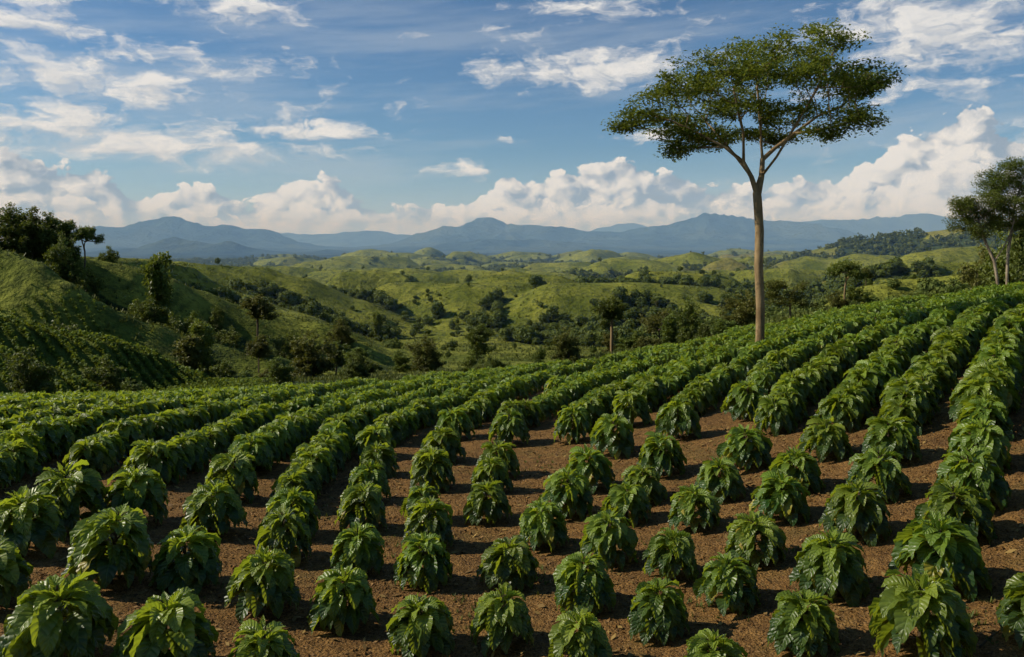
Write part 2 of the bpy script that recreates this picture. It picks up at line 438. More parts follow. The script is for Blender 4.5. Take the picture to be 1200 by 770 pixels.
# ------------------------------------------------------------------ ground sheets
def sheet(name, r0, r1, nr, a0, a1, na, mat, label_kind='structure'):
    rr = np.geomspace(r0, r1, nr); aa = np.radians(np.linspace(a0, a1, na))
    R, A = np.meshgrid(rr, aa, indexing='ij')
    X = R * np.sin(A); Y = R * np.cos(A)
    z, hill, r = terrain(X, Y, True)
    fo = forestness(X, Y, hill, r, z) if r1 > 100 else np.zeros_like(z)
    fieldw = 1 - sstep(70, 95, r)
    fo = fo * (1 - fieldw)
    dry = sstep(0.55, 0.8, fbm(X / 120, Y / 120, 201, 3)) * 0.55 * sstep(350, 600, r)
    az = X / np.maximum(Y, 1)
    dry = dry * (0.5 + 0.8 * sstep(0.02, 0.2, az)) * (1 - sstep(2200, 2600, r))
    # pale fields on the far plain
    far = np.clip(sstep(3300, 3600, r) * (1 - sstep(4500, 5200, r)) * np.exp(-((az + 0.075) / 0.05) ** 2) * sstep(0.50, 0.58, fbm(X / 240, Y / 300, 303, 2)) * 1.0, 0, 1)
    dry = np.maximum(dry, far)
    fo = fo * (1 - far)
    crop = crop_mask(X, Y, r)
    V = np.stack([X, Y, z], -1).reshape(-1, 3)
    i = np.arange(nr * na).reshape(nr, na)
    Fq = np.stack([i[:-1, :-1], i[1:, :-1], i[1:, 1:], i[:-1, 1:]], -1).reshape(-1, 4)[:, ::-1]
    me = make_mesh(name, V, Fq, mat, extra={'forest': fo, 'dry': dry, 'crop': crop * 0.75})
    o = link(name, me); tag(o, kind='structure')
    return o

def crop_mask(x, y, r):
    az = x / np.maximum(y, 1)
    # planted slopes on the nearer spurs to the west
    m = sstep(-0.28, -0.36, az) * sstep(50, 58, r) * (1 - sstep(118, 130, r))
    m2 = sstep(-0.50, -0.55, az) * sstep(118, 130, r) * (1 - sstep(150, 160, r))
    return np.clip(m + m2, 0, 1)

sheet('ground', 3.0, 75.0, 420, -48, 48, 620, soil_mat())
sheet('hills', 75.0, 3200.0, 420, -52, 52, 760, land_mat())
sheet('mountains', 3200.0, 19000.0, 240, -48, 48, 700, mountain_mat())

# ------------------------------------------------------------------ coffee bushes
def leaf_strip(L, W, e0, e1, az, base, ns, nu, fold, twist, tint, roll=0.0):
    """one leaf: a curved blade of ns x nu quads"""
    s = np.linspace(0, 1, ns + 1); ds = 1 / ns
    e = e0 + (e1 - e0) * s ** 0.85
    hx = np.r_[0, np.cumsum(np.cos((e[:-1] + e[1:]) / 2) * ds * L)]
    hz = np.r_[0, np.cumsum(np.sin((e[:-1] + e[1:]) / 2) * ds * L)]
    wd = W * 0.5 * np.sin(np.pi * np.clip(s, 0.0, 1) ** 0.80) ** 0.85 + 0.006 * (1 - s)
    u = np.linspace(-1, 1, nu + 1)
    S, U = np.meshgrid(np.arange(ns + 1), u, indexing='ij')
    w = wd[S]
    cor = 0.012 * np.sin(2 * np.pi * (5.0 * s[S] + 0.4 * np.abs(U))) * np.abs(U) * L / 0.4
    up = np.abs(U) * w * np.sin(fold) + cor
    side = U * w * np.cos(fold)
    tw = roll + twist * s[S]
    side2 = side * np.cos(tw) - up * np.sin(tw); up2 = side * np.sin(tw) + up * np.cos(tw)
    nx = -np.sin(e)[S]; nz = np.cos(e)[S]
    px = hx[S] + up2 * nx; pz = hz[S] + up2 * nz
    ca, sa = math.cos(az), math.sin(az)
    X = base[0] + px * ca - side2 * sa; Y = base[1] + px * sa + side2 * ca; Z = base[2] + pz
    V = np.stack([X, Y, Z], -1).reshape(-1, 3)
    i = np.arange((ns + 1) * (nu + 1)).reshape(ns + 1, nu + 1)
    Fq = np.stack([i[:-1, :-1], i[1:, :-1], i[1:, 1:], i[:-1, 1:]], -1).reshape(-1, 4)
    uv = np.stack([(U + 1) / 2, s[S]], -1).reshape(-1, 2)
    return V, Fq, uv, np.full(len(V), tint)

def bush_arrays(seed, nleaf, ns, nu, lscale=1.0):
    g = np.random.default_rng(seed)
    Vs, Fs, Us, Ts = [], [], [], []; n = 0
    ph = g.uniform(0, 6.28)
    lean = g.normal(0, 0.04, 2)
    for k in range(nleaf):
        q = (k + 0.5) / nleaf                     # 0 crown .. 1 skirt
        az = ph + k * 2.39996 + g.normal(0, 0.22)
        h = 0.86 - 0.60 * q ** 1.1 + g.normal(0, 0.02)
        ra = 0.012 + 0.22 * q ** 0.6 + g.uniform(-0.01, 0.02)
        L = (0.29 + 0.19 * min(1, q * 3.2)) * g.uniform(0.82, 1.15) * lscale
        W = L * g.uniform(0.47, 0.58)
        e0 = math.radians(74 - 50 * min(1, q * 2.2) + g.normal(0, 11))
        e1 = math.radians(-18 - 70 * min(1, q * 3.0) + g.normal(0, 9))
        if q < 0.07:
            e0 = math.radians(g.uniform(58, 85)); e1 = math.radians(g.uniform(15, 60)); L *= 0.75; W = L * 0.36
        t = np.clip(1.0 - 1.45 * q + g.normal(0, 0.12), 0, 1)  # young top leaves brighter; shade on the lower leaves is painted in too
        if q > .25 and g.random() < 0.025: t = 1.3
        base = (ra * math.cos(az) + lean[0] * h, ra * math.sin(az) + lean[1] * h, h)
        V, Fq, uv, tt = leaf_strip(L, W, e0, e1, az, base, ns, nu, math.radians(g.uniform(12, 34)), g.normal(0, 0.35), t, g.normal(0, 0.28))
        Vs.append(V); Fs.append(Fq + n); Us.append(uv); Ts.append(tt); n += len(V)
    V = np.concatenate(Vs)
    rad = np.percentile(np.hypot(V[:, 0], V[:, 1]), 96)
    V[:, :2] *= 0.485 / rad
    V[:, 2] *= 0.98 / V[:, 2].max()
    return V, np.concatenate(Fs), np.concatenate(Us), np.concatenate(Ts)

def tube(path, radii, nseg=7):
    """tube through points; returns verts and quads"""
    path = np.asarray(path, float); n = len(path)
    tan = np.gradient(path, axis=0); tan /= np.linalg.norm(tan, axis=1, keepdims=True) + 1e-9
    ref = np.array([0.31, 0.95, 0.05])
    a = np.cross(tan, ref); a /= np.linalg.norm(a, axis=1, keepdims=True) + 1e-9
    b = np.cross(tan, a)
    th = np.linspace(0, 2 * np.pi, nseg, endpoint=False)
    V = path[:, None] + np.asarray(radii)[:, None, None] * (a[:, None] * np.cos(th)[None, :, None] + b[:, None] * np.sin(th)[None, :, None])
    i = np.arange(n * nseg).reshape(n, nseg); j = np.roll(i, -1, axis=1)
    Fq = np.stack([i[:-1], j[:-1], j[1:], i[1:]], -1).reshape(-1, 4)
    return V.reshape(-1, 3), Fq

def stem_arrays(seed):
    g = np.random.default_rng(seed + 900)
    Vs, Fs = [], []; n = 0
    V, Fq = tube([(0, 0, -0.08), (0.005, 0, 0.2), (g.normal(0, .015), g.normal(0, .015), 0.5), (g.normal(0, .02), g.normal(0, .02), 0.88)], [0.030, 0.022, 0.017, 0.008])
    Vs.append(V); Fs.append(Fq); n += len(V)
    for k in range(12):
        h = 0.24 + 0.05 * k; az = k * 2.4 + g.normal(0, .3); L = 0.26 * (1 - 0.055 * k)
        pts = [(0, 0, h), (L * .5 * math.cos(az), L * .5 * math.sin(az), h + .07), (L * math.cos(az), L * math.sin(az), h + 0.09)]
        V, Fq = tube(pts, [0.010, 0.008, 0.005], 5)
        Vs.append(V); Fs.append(Fq + n); n += len(V)
    return np.concatenate(Vs), np.concatenate(Fs)

BUSH = []
for s in range(7):
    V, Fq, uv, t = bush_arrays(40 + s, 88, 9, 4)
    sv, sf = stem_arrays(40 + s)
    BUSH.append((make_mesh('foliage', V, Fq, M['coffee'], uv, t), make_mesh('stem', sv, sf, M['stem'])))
LOW = [bush_arrays(140 + s, 56, 4, 2, 1.05) for s in range(6)]

def unproject(px, py):
    """where the line of sight through a photo point meets the field"""
    a = (px - 600) / F; b = (HZ - py) / F
    ds = np.concatenate([np.arange(5, 30, 0.1), np.arange(30, 80, 0.25)])
    z = field_z(a * ds, ds)
    hit = np.nonzero(z >= b * ds)[0]
    d = ds[hit[0]] if len(hit) else 62.0
    return np.array([a * d, d])

# rows of coffee counted from the right; plants measured one by one (column, top row, width), then the row's course (column, mid row)
ROWS = [
 dict(near=[(1218, 678, 92)], far=[], s=1.2),
 dict(near=[(1077, 681, 115), (1104, 603, 104), (1120, 560, 82), (1139, 529, 78), (1144, 494, 64)],
      far=[(1152, 492), (1157, 470), (1164, 445), (1173, 421), (1182, 400), (1194, 381), (1212, 366)], s=1.18),
 dict(near=[(939, 690, 80), (974, 627, 85), (1004, 566, 74), (1027, 527, 64), (1043, 490, 60)],
      far=[(1054, 486), (1068, 464), (1089, 440), (1110, 416), (1128, 398), (1146, 378), (1170, 365), (1194, 354)], s=1.15),
 dict(near=[(839, 740, 80), (853, 651, 71), (885, 601, 66), (914, 556, 62), (934, 526, 56), (965, 488, 56)],
      far=[(980, 484), (1000, 468), (1020, 449), (1035, 434), (1050, 415), (1068, 399), (1095, 387), (1110, 375), (1134, 363), (1152, 357)], s=1.08),
 dict(near=[(768, 683, 70), (787, 627, 58), (812, 575, 54), (844, 540, 52), (873, 500, 56)],
      far=[(893, 498), (930, 467), (960, 440), (984, 425), (1002, 413), (1026, 396), (1050, 384), (1080, 374), (1110, 363)], s=1.02),
 dict(near=[(875, 447, 50)], far=[(889, 450), (909, 432), (930, 420), (960, 405), (990, 390), (1020, 381), (1050, 372)], s=0.98),
 dict(near=[(680, 720, 77), (686, 655, 70), (714, 605, 66), (734, 570, 51), (753, 548, 48), (774, 515, 50), (795, 474, 48)],
      far=[(803, 477), (820, 465), (842, 446), (870, 431), (900, 414), (930, 402), (960, 390), (990, 380)], s=0.98),
 dict(near=[(588, 692, 75), (596, 631, 66), (640, 592, 58), (662, 556, 58), (691, 525, 56), (717, 492, 48), (740, 463, 42)],
      far=[(752, 470), (766, 461), (800, 443), (840, 426), (880, 410), (930, 394)], s=0.95),
 dict(near=[(672, 483, 42)], far=[(684, 489), (700, 478), (717, 469), (745, 456), (782, 441), (830, 422), (880, 404)], s=0.93),
 dict(near=[], far=[(652, 458), (700, 444), (745, 428), (800, 412), (850, 398)], s=0.92),
 dict(near=[(571, 569, 49), (578, 543, 42), (583, 519, 46), (596, 484, 44)],
      far=[(606, 493), (620, 488), (639, 476), (665, 464), (704, 452), (743, 438), (800, 420), (850, 405)], s=0.92),
 dict(near=[(496, 693, 79), (499, 634, 64), (501, 593, 58), (495, 575, 42), (505, 531, 50), (521, 502, 46), (534, 478, 42)],
      far=[(546, 490), (560, 484), (580, 468), (599, 459), (640, 446), (700, 430), (760, 415)], s=0.92),
 dict(near=[(400, 667, 79), (418, 622, 58), (425, 574, 55), (432, 548, 47), (445, 521, 42), (438, 498, 44)],
      far=[(449, 509), (460, 503), (477, 494), (503, 481), (528, 472), (560, 461), (600, 446), (660, 430)], s=0.92),
 dict(near=[(306, 731, 95), (310, 650, 82), (332, 604, 62), (340, 577, 58)],
      far=[(344, 578), (349, 566), (362, 547), (375, 532), (386, 519), (404, 504), (430, 493), (456, 481), (482, 473), (521, 462), (560, 449), (620, 434)], s=0.92),
 dict(near=[(193, 696, 113), (219, 619, 84), (251, 565, 70), (272, 536, 58)],
      far=[(287, 539), (305, 532), (326, 519), (347, 504), (373, 492), (404, 481), (440, 471), (480, 461), (530, 449)], s=0.95),
 dict(near=[(62, 676, 125), (129, 600, 101), (161, 556, 68)],
      far=[(186, 549), (208, 535), (234, 525), (260, 513), (286, 502), (320, 492), (360, 481), (410, 470), (460, 458)], s=0.97),
 dict(near=[(-12, 630, 90), (30, 572, 90), (83, 541, 92)],
      far=[(104, 538), (130, 519), (156, 509), (195, 500), (230, 492), (270, 484), (320, 474), (380, 463)], s=1.0),
 dict(near=[], far=[(-40, 566), (0, 550), (35, 530), (65, 513), (100, 502), (150, 492), (200, 484), (260, 475), (330, 464)], s=0.98),
]

plants = []      # (row, x, y, size, height factor)
curves = []
def resample(P, step):
    seg = np.linalg.norm(np.diff(P, axis=0), axis=1); s = np.r_[0, np.cumsum(seg)]
    t = np.arange(0, s[-1], step)
    return np.stack([np.interp(t, s, P[:, i]) for i in (0, 1)], -1)
def smooth_curve(P, it=30):
    P = resample(P, 0.4)
    for _ in range(it):
        P[1:-1] = 0.25 * P[:-2] + 0.5 * P[1:-1] + 0.25 * P[2:]
    return P
def extend(P, length, end=True):
    if not end: return extend(P[::-1], length)[::-1]
    k = min(12, len(P) - 1)
    d = P[-1] - P[-1 - k]; d /= np.linalg.norm(d)
    return np.r_[P, P[-1] + d * np.arange(0.4, length, 0.4)[:, None]]

for ri, row in enumerate(ROWS):
    last = None
    for cx, top, w in row['near']:
        x, y = unproject(cx, top + 0.86 * w)
        size = w * y / F * float(np.interp(w, [48, 85], [1.12, 0.97]))
        plants.append((ri, x, y, size, 1.0)); last = (x, y)
    if row['far']:
        pts = []
        for px, py in row['far']:
            d0 = unproject(px, py)[1]
            pts.append(unproject(px, py + 0.38 * F * row['s'] / d0))
        P = np.array(pts)
        P = smooth_curve(P, 40)
        P = extend(P, 40)
        curves.append((ri, P))
        st = 0.60 * row['s']
        Q = resample(P, st)
        for (x, y) in Q:
            if rng.random() < 0.03: continue
            if last is not None and math.hypot(x - last[0], y - last[1]) < 0.5 * row['s']: continue
            plants.append((ri, x + rng.normal(0, .075), y + rng.normal(0, .075), (0.4 + 0.6 * row['s']) * rng.uniform(0.84, 1.14), 1.0))
# further rows beyond the last one, parallel to it over the hill's brow
base = extend(curves[-1][1], 30, end=False)
for k in range(1, 34):
    tn = np.gradient(base, axis=0); tn /= np.linalg.norm(tn, axis=1, keepdims=True)
    off = 1.55 * k
    P = base + np.stack([-tn[:, 1], tn[:, 0]], -1) * off
    P = smooth_curve(P, 20)
    for (x, y) in resample(P, 0.62):
        plants.append((len(ROWS) - 1 + k, x + rng.normal(0, .06), y + rng.normal(0, .06), rng.uniform(0.84, 1.08), 1.0))

BR = 418.0
# and a few on the other side, to the east of the first full row
east = extend(extend(curves[0][1], 14, end=False), 12)
for k in range(1, 8):
    tn = np.gradient(east, axis=0); tn /= np.linalg.norm(tn, axis=1, keepdims=True)
    P = smooth_curve(east + np.stack([tn[:, 1], -tn[:, 0]], -1) * 1.75 * k, 20)
    for (x, y) in resample(P, 0.72):
        plants.append((-k, x + rng.normal(0, .06), y + rng.normal(0, .06), rng.uniform(0.9, 1.15), 1.0))
TREE_XY = tuple(unproject(890, BR))
ok = []
cell = {}
for p in plants:
    ri, x, y, s, hf = p
    r = math.hypot(x, y)
    if y < 4 or r > 66 or abs(x / y) > (0.74 if ri >= 0 else 1.1): continue
    if ri < 0 and x / y < 0.655: continue
    if math.hypot(x - TREE_XY[0], y - TREE_XY[1]) < 0.55: continue
    if abs(x - TREE_XY[0] * y / TREE_XY[1]) < 0.62 and 0 < TREE_XY[1] - y < 1.0: continue      # trampled patch before the tall tree
    key = (int(x // 1), int(y // 1)); bad = False
    for i in (-1, 0, 1):
        for j in (-1, 0, 1):
            for (qx, qy, qr) in cell.get((key[0] + i, key[1] + j), ()):
                lim = 0.34 * s if qr == ri else 0.62 * s
                if math.hypot(qx - x, qy - y) < lim: bad = True
    if bad: continue
    cell.setdefault(key, []).append((x, y, ri))
    ok.append(p)
px_ = np.array([p[1] for p in ok]); py_ = np.array([p[2] for p in ok])
pz_ = terrain(px_, py_)
info = []
for (ri, x, y, s, hf), z in zip(ok, pz_):
    col = 600 + F * x / y; rw = HZ - F * z / y; w = F * s / y
    seen = -0.45 * w < col < 1200 + 0.45 * w and rw - w < 768
    info.append((w if seen else 0, ri, x, y, z, s, col, rw))
order = sorted(range(len(info)), key=lambda i: -info[i][0])
solo = [i for i in order[:300] if info[i][0] > 0]
solo_set = set(solo)
ORD = ['zeroth', 'first', 'second', 'third', 'fourth', 'fifth', 'sixth', 'seventh', 'eighth', 'ninth', 'tenth', 'eleventh', 'twelfth', 'thirteenth', 'fourteenth', 'fifteenth', 'sixteenth', 'seventeenth', 'eighteenth', 'nineteenth', 'twentieth']
def ordinal(n):
    if n <= 20: return ORD[n]
    tens = {2: 'twenty', 3: 'thirty', 4: 'forty', 5: 'fifty', 6: 'sixty'}[n // 10]
    return tens[:-1] + 'ieth' if n % 10 == 0 else f'{tens}-{ORD[n % 10]}'
byrow = {}
for i in solo: byrow.setdefault(info[i][1], []).append(i)
rownum = {r: k + 1 for k, r in enumerate(sorted(byrow))}
first_bush = True
for r in sorted(byrow):
    for k, i in enumerate(sorted(byrow[r], key=lambda i: info[i][3])):
        w, ri, x, y, z, s, col, rw = info[i]
        root = empty('coffee_bush', (x, y, z - 0.01), rng.uniform(0, 6.28), (s, s, s * rng.uniform(0.84, 0.98)))
        size = 'broad' if s > 1.12 else 'small' if s < 0.84 else 'glossy'
        if w > 30: size = {'broad': 'big broad', 'small': 'compact', 'glossy': 'glossy'}[size]
        root.rotation_euler = (rng.normal(0, .05), rng.normal(0, .05), rng.uniform(0, 6.28))
        tag(root, f'{size} coffee bush, {ordinal(k + 1)} from the near end, {ordinal(rownum[r])} row from the right', 'coffee bush', 'coffee bushes planted in rows on the red soil')
        v = BUSH[int(rng.integers(len(BUSH)))]
        link('foliage', v[0], root); link('stem', v[1], root)
# the hundreds of smaller plants up the slope
Vs, Fs, Us, Ts = [], [], [], []; n = 0
for i in range(len(info)):
    if i in solo_set: continue
    w, ri, x, y, z, s, col, rw = info[i]
    if y < 5 : continue
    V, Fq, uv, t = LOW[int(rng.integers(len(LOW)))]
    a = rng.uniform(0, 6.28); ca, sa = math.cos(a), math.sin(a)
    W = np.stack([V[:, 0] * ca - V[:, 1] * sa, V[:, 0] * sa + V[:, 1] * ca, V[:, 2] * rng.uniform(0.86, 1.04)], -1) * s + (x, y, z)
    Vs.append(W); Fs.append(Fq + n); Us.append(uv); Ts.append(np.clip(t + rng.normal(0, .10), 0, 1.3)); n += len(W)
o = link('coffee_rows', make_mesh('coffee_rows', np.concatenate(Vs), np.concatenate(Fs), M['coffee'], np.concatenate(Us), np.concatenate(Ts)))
tag(o, 'dense far rows of small coffee bushes running over the brow of the field', 'coffee rows', kind='stuff')
print('BUSHES', len(info), 'solo', len(solo), 'in rows', len(info) - len(solo), 'rows', len(byrow))

# ------------------------------------------------------------------ litter, weeds and twig on the soil
def scatter_cards(n, xy, z, smin, smax, aspect, flat, g):
    """small bent leaf-like quads lying about"""
    s = g.uniform(smin, smax, n); a = g.uniform(0, 6.28, n)
    tx = g.normal(0, flat, n); ty = g.normal(0, flat, n)
    ux = np.stack([np.cos(a), np.sin(a), tx], -1) * s[:, None]
    vx = np.stack([-np.sin(a), np.cos(a), ty], -1) * (s * aspect)[:, None]
    c = np.stack([xy[:, 0], xy[:, 1], z], -1)
    V = np.stack([c - ux, c + vx, c + ux, c - vx], 1).reshape(-1, 3)
    return V, np.arange(4 * n).reshape(n, 4)
g = np.random.default_rng(77)
n = 26000
rr = np.sqrt(g.uniform(6.5 ** 2, 24 ** 2, n)); aa = g.uniform(-0.68, 0.68, n)
xy = np.stack([rr * np.sin(aa), rr * np.cos(aa)], -1)
V, Fq = scatter_cards(n, xy, terrain(xy[:, 0], xy[:, 1]) + 0.008, 0.010, 0.034, 0.5, 0.45, g)
m, nt, out = new_mat('dry_litter')
nt.links.new(principled(nt, mixc(nt, attr(nt, 'tint'), (0.060, 0.030, 0.013), (0.32, 0.19, 0.075)), 0.9, 0.15), out.inputs['Surface'])
o = link('leaf_litter', make_mesh('leaf_litter', V, Fq, m, tint=np.repeat(g.uniform(0, 1, n) ** 1.6, 4)))
tag(o, 'brown crumbs of dry leaf and clods strewn over the soil', 'leaf litter', kind='stuff')

# clods: little broken lumps of earth
n = 5200
rr = np.sqrt(g.uniform(6.5 ** 2, 20 ** 2, n)); aa = g.uniform(-0.66, 0.66, n)
xy = np.stack([rr * np.sin(aa), rr * np.cos(aa)], -1); zc = terrain(xy[:, 0], xy[:, 1])
oct_v = np.array([(1, 0, 0), (0, 1, 0), (-1, 0, 0), (0, -1, 0), (0.2, 0.1, .8), (0, 0, -.6)], float)
oct_f = np.array([(0, 1, 4), (1, 2, 4), (2, 3, 4), (3, 0, 4), (1, 0, 5), (2, 1, 5), (3, 2, 5), (0, 3, 5)])
sz = g.uniform(0.010, 0.040, n) * g.uniform(.5, 1, n)
Vc = (oct_v[None] * (1 + g.normal(0, .25, (n, 6, 3)))) * sz[:, None, None]
Vc = Vc + np.stack([xy[:, 0], xy[:, 1], zc + sz * .25], -1)[:, None]
m, nt, out = new_mat('clod_earth')
nt.links.new(principled(nt, mixc(nt, attr(nt, 'tint'), (0.070, 0.034, 0.011), (0.20, 0.105, 0.032)), 0.95, 0.1), out.inputs['Surface'])
o = link('soil_clods', make_mesh('soil_clods', Vc.reshape(-1, 3), (oct_f[None] + 6 * np.arange(n)[:, None, None]).reshape(-1, 3), m, tint=np.repeat(g.uniform(0, 1, n), 6), smooth=False))
tag(o, 'crumbled lumps of red-brown earth between the bushes', 'clods', kind='stuff')
# fallen coffee leaves
n = 2600
rr = np.sqrt(g.uniform(6.5 ** 2, 22 ** 2, n)); aa = g.uniform(-0.66, 0.66, n)
xy = np.stack([rr * np.sin(aa), rr * np.cos(aa)], -1)
V, Fq = scatter_cards(n, xy, terrain(xy[:, 0], xy[:, 1]) + 0.02, 0.04, 0.085, 0.42, 0.25, g)
m, nt, out = new_mat('fallen_leaf')
nt.links.new(principled(nt, mixc(nt, attr(nt, 'tint'), (0.085, 0.045, 0.016), (0.30, 0.20, 0.06)), 0.8, 0.2), out.inputs['Surface'])
o = link('fallen_leaves', make_mesh('fallen_leaves', V, Fq, m, tint=np.repeat(g.uniform(0, 1, n), 4)))
tag(o, 'dead brown and yellow leaves fallen under the bushes', 'fallen leaves', kind='stuff')

def tufts(n, xy, z, size, g, blades=7):
    Vs = []
    ntot = n * blades
    c = np.repeat(np.stack([xy[:, 0], xy[:, 1], z], -1), blades, 0)
    s = np.repeat(size, blades) * g.uniform(0.5, 1.1, ntot)
    a = g.uniform(0, 6.28, ntot); l = g.uniform(0.1, 0.8, ntot)
    d = np.stack([np.cos(a) * l, np.sin(a) * l, np.sqrt(1 - l * l * 0.8)], -1) * s[:, None]
    w = np.stack([-np.sin(a), np.cos(a), 0 * a], -1) * (s * 0.16)[:, None]
    o = np.stack([np.cos(a), np.sin(a), 0 * a], -1) * (s * 0.15)[:, None]
    V = np.stack([c + o - w, c + o + w, c + o + d + w * 0.25, c + o + d - w * 0.25], 1).reshape(-1, 3)
    return V, np.arange(4 * ntot).reshape(ntot, 4)
wp = []
for (cx, cy, spread, k) in ((1150, 738, .35, 80), (455, 640, .4, 25), (730, 640, .4, 25), (540, 720, .4, 30), (260, 690, .4, 25), (380, 600, .5, 25), (640, 545, .6, 30), (830, 530, .6, 25), (845, 712, .25, 40), (620, 680, .3, 40), (905, 655, .3, 25), (1010, 700, .35, 20)):
    c = unproject(cx, cy); wp.append(c + g.normal(0, spread, (k, 2)))
wp = np.concatenate(wp)
V, Fq = tufts(len(wp), wp, terrain(wp[:, 0], wp[:, 1]) - 0.005, g.uniform(0.03, 0.09, len(wp)), g, 6)
o = link('weeds', make_mesh('weeds', V, Fq, M['grassy'], tint=np.repeat(g.uniform(0, .8, len(V) // 4), 4)))
tag(o, 'short green weeds sprouting in patches between the front bushes', 'weeds', kind='stuff')
a, b = unproject(1148, 764), unproject(1184, 741)
zt = terrain(np.array([a[0], b[0]]), np.array([a[1], b[1]]))
tp = [np.r_[a, zt[0] + .02], np.r_[a * .6 + b * .4, zt.mean() + .03] + (0, .02, 0), np.r_[b, zt[1] + .05]]
V, Fq = tube(tp, [.012, .010, .006], 6)
tw = link('twig', make_mesh('twig', V, Fq, M['stem']))
tag(tw, 'thin dry brown twig lying on the soil by the bottom-corner bush', 'twig')

# ------------------------------------------------------------------ trees
def grow(skeleton, tips, g, rtip=0.02, power=2.2, jit=0.08, lowbias=0.35):
    """skeleton: list of polylines (the trunk and main limbs) given as points; tips: branch ends.
    Every tip is joined to the limb node that makes the shortest way to the ground."""
    pts = []; par = []; plen = []
    for poly, attach in skeleton:
        prev = attach
        for p in poly:
            p = np.array(p, float)
            if prev is None: pts.append(p); par.append(-1); plen.append(0.0)
            else:
                q = pts[prev]; L = np.linalg.norm(p - q); k = max(1, int(L / 0.55))
                for i in range(1, k + 1):
                    pts.append(q + (p - q) * i / k); par.append(prev if i == 1 else len(pts) - 2); plen.append(plen[par[-1]] + L / k)
            prev = len(pts) - 1
    nsk = len(pts)
    tips = np.asarray(tips, float)
    root = pts[0]
    order = np.argsort([np.linalg.norm(t - pts[nsk - 1]) for t in tips])
    ends = []
    for ti in order:
        t = tips[ti]
        A = np.array(pts); Lp = np.array(plen)
        dv = t - A; d = np.linalg.norm(dv, axis=1)
        pen = np.where(dv[:, 2] < -0.1 * d, 1.6, 0) + np.where(Lp < Lp[:nsk].max() * 0.30, 50, 0)
        j = int(np.argmin(d + lowbias * Lp + pen * d))
        q = pts[j]; L = d[j]; k = max(2, int(L / 0.45))
        bend = np.array([g.normal(0, jit), g.normal(0, jit), abs(g.normal(0, jit)) * 0.6 - 0.02]) * L
        prev = j
        for i in range(1, k + 1):
            f = i / k
            pts.append(q + (t - q) * f + bend * 4 * f * (1 - f) * 0.5); par.append(prev); plen.append(plen[prev] + L / k); prev = len(pts) - 1
        ends.append(prev)
    n = len(pts); w = np.zeros(n); ch = [[] for _ in range(n)]
    for i in range(n):
        if par[i] >= 0: ch[par[i]].append(i)
    for i in range(n - 1, -1, -1):
        if not ch[i]: w[i] = rtip ** power
        else: w[i] = sum(w[c] for c in ch[i])
    rad = w ** (1 / power)
    return np.array(pts), par, ch, rad, ends

def limbs_mesh(pts, par, ch, rad, nseg=7, rscale=None, flare=0.0, minr=0.0):
    Vs, Fs = [], []; n = 0
    done = set()
    stack = [(0, None)]
    while stack:
        i, start = stack.pop()
        path = [start, i] if start is not None else [i]
        cur = i
        while ch[cur]:
            kids = sorted(ch[cur], key=lambda c: -rad[c])
            for c in kids[1:]: stack.append((c, cur))
            path.append(kids[0]); cur = kids[0]
        if len(path) < 2: continue
        rr = np.array([rad[k] for k in path])
        if start is not None: rr[0] = min(rr[0], rr[1] * 1.25)
        if rr.max() < minr: continue
        P = pts[path]
        if start is None and flare:
            hgt = P[:, 2] - P[0, 2]
            rr = rr * (1 + flare * np.exp(-hgt / 0.35))
        V, Fq = tube(P, rr, nseg if rr[0] > 0.05 else 5)
        Vs.append(V); Fs.append(Fq + n); n += len(V)
    return np.concatenate(Vs), np.concatenate(Fs)

def leaf_cloud(centers, axis, per, spread, ls, lw, g, tint_fn, up=0.6, flat=0.55):
    """leaf-sized quads in sprays around each centre"""
    n = len(centers) * per
    c = np.repeat(centers, per, 0); ax = np.repeat(axis, per, 0)
    off = g.normal(0, 1, (n, 3)); off /= np.linalg.norm(off, axis=1, keepdims=True) + 1e-9
    off *= (g.uniform(0, 1, n) ** 0.5)[:, None] * np.asarray(spread)
    off[:, 2] *= flat
    c = c + off + ax * g.uniform(-0.5, 1.0, n)[:, None] * np.asarray(spread)[0] * 0.6
    nrm = g.normal(0, 0.75, (n, 3)); nrm[:, 2] = np.abs(nrm[:, 2]) + up
    nrm /= np.linalg.norm(nrm, axis=1, keepdims=True)
    dr = off + g.normal(0, 0.5, (n, 3)) * np.asarray(spread)[0]; dr -= (dr * nrm).sum(1, keepdims=True) * nrm
    dr /= np.linalg.norm(dr, axis=1, keepdims=True) + 1e-9
    sd = np.cross(nrm, dr)
    L = (ls * g.uniform(0.65, 1.3, n))[:, None]; W = (lw * g.uniform(0.7, 1.3, n))[:, None]
    a = c - dr * L * 0.5; b = c + sd * W * 0.5 + nrm * L * 0.05; d = c + dr * L * 0.5 - nrm * L * 0.12; e = c - sd * W * 0.5 + nrm * L * 0.05
    V = np.stack([a, b, d, e], 1).reshape(-1, 3)
    t = tint_fn(c, n)
    return V, np.arange(4 * n).reshape(n, 4), np.repeat(t, 4)

def pad_points(pads, per, g, shell=0.55):
    P = []
    for (cx, cy, cz, rx, ry, rz) in pads:
        k = max(3, int(per * (rx * ry * rz) ** (1 / 3) ** 1.0 * 1.0)) if per < 30 else int(per)
        d = g.normal(0, 1, (k, 3)); d /= np.linalg.norm(d, axis=1, keepdims=True)
        d *= (shell + (1 - shell) * g.uniform(0, 1, k))[:, None]
        d[:, 2] = np.where(d[:, 2] < 0, d[:, 2] * 0.55, d[:, 2])
        P.append(np.array([cx, cy, cz]) + d * (rx, ry, rz))
    return np.concatenate(P)

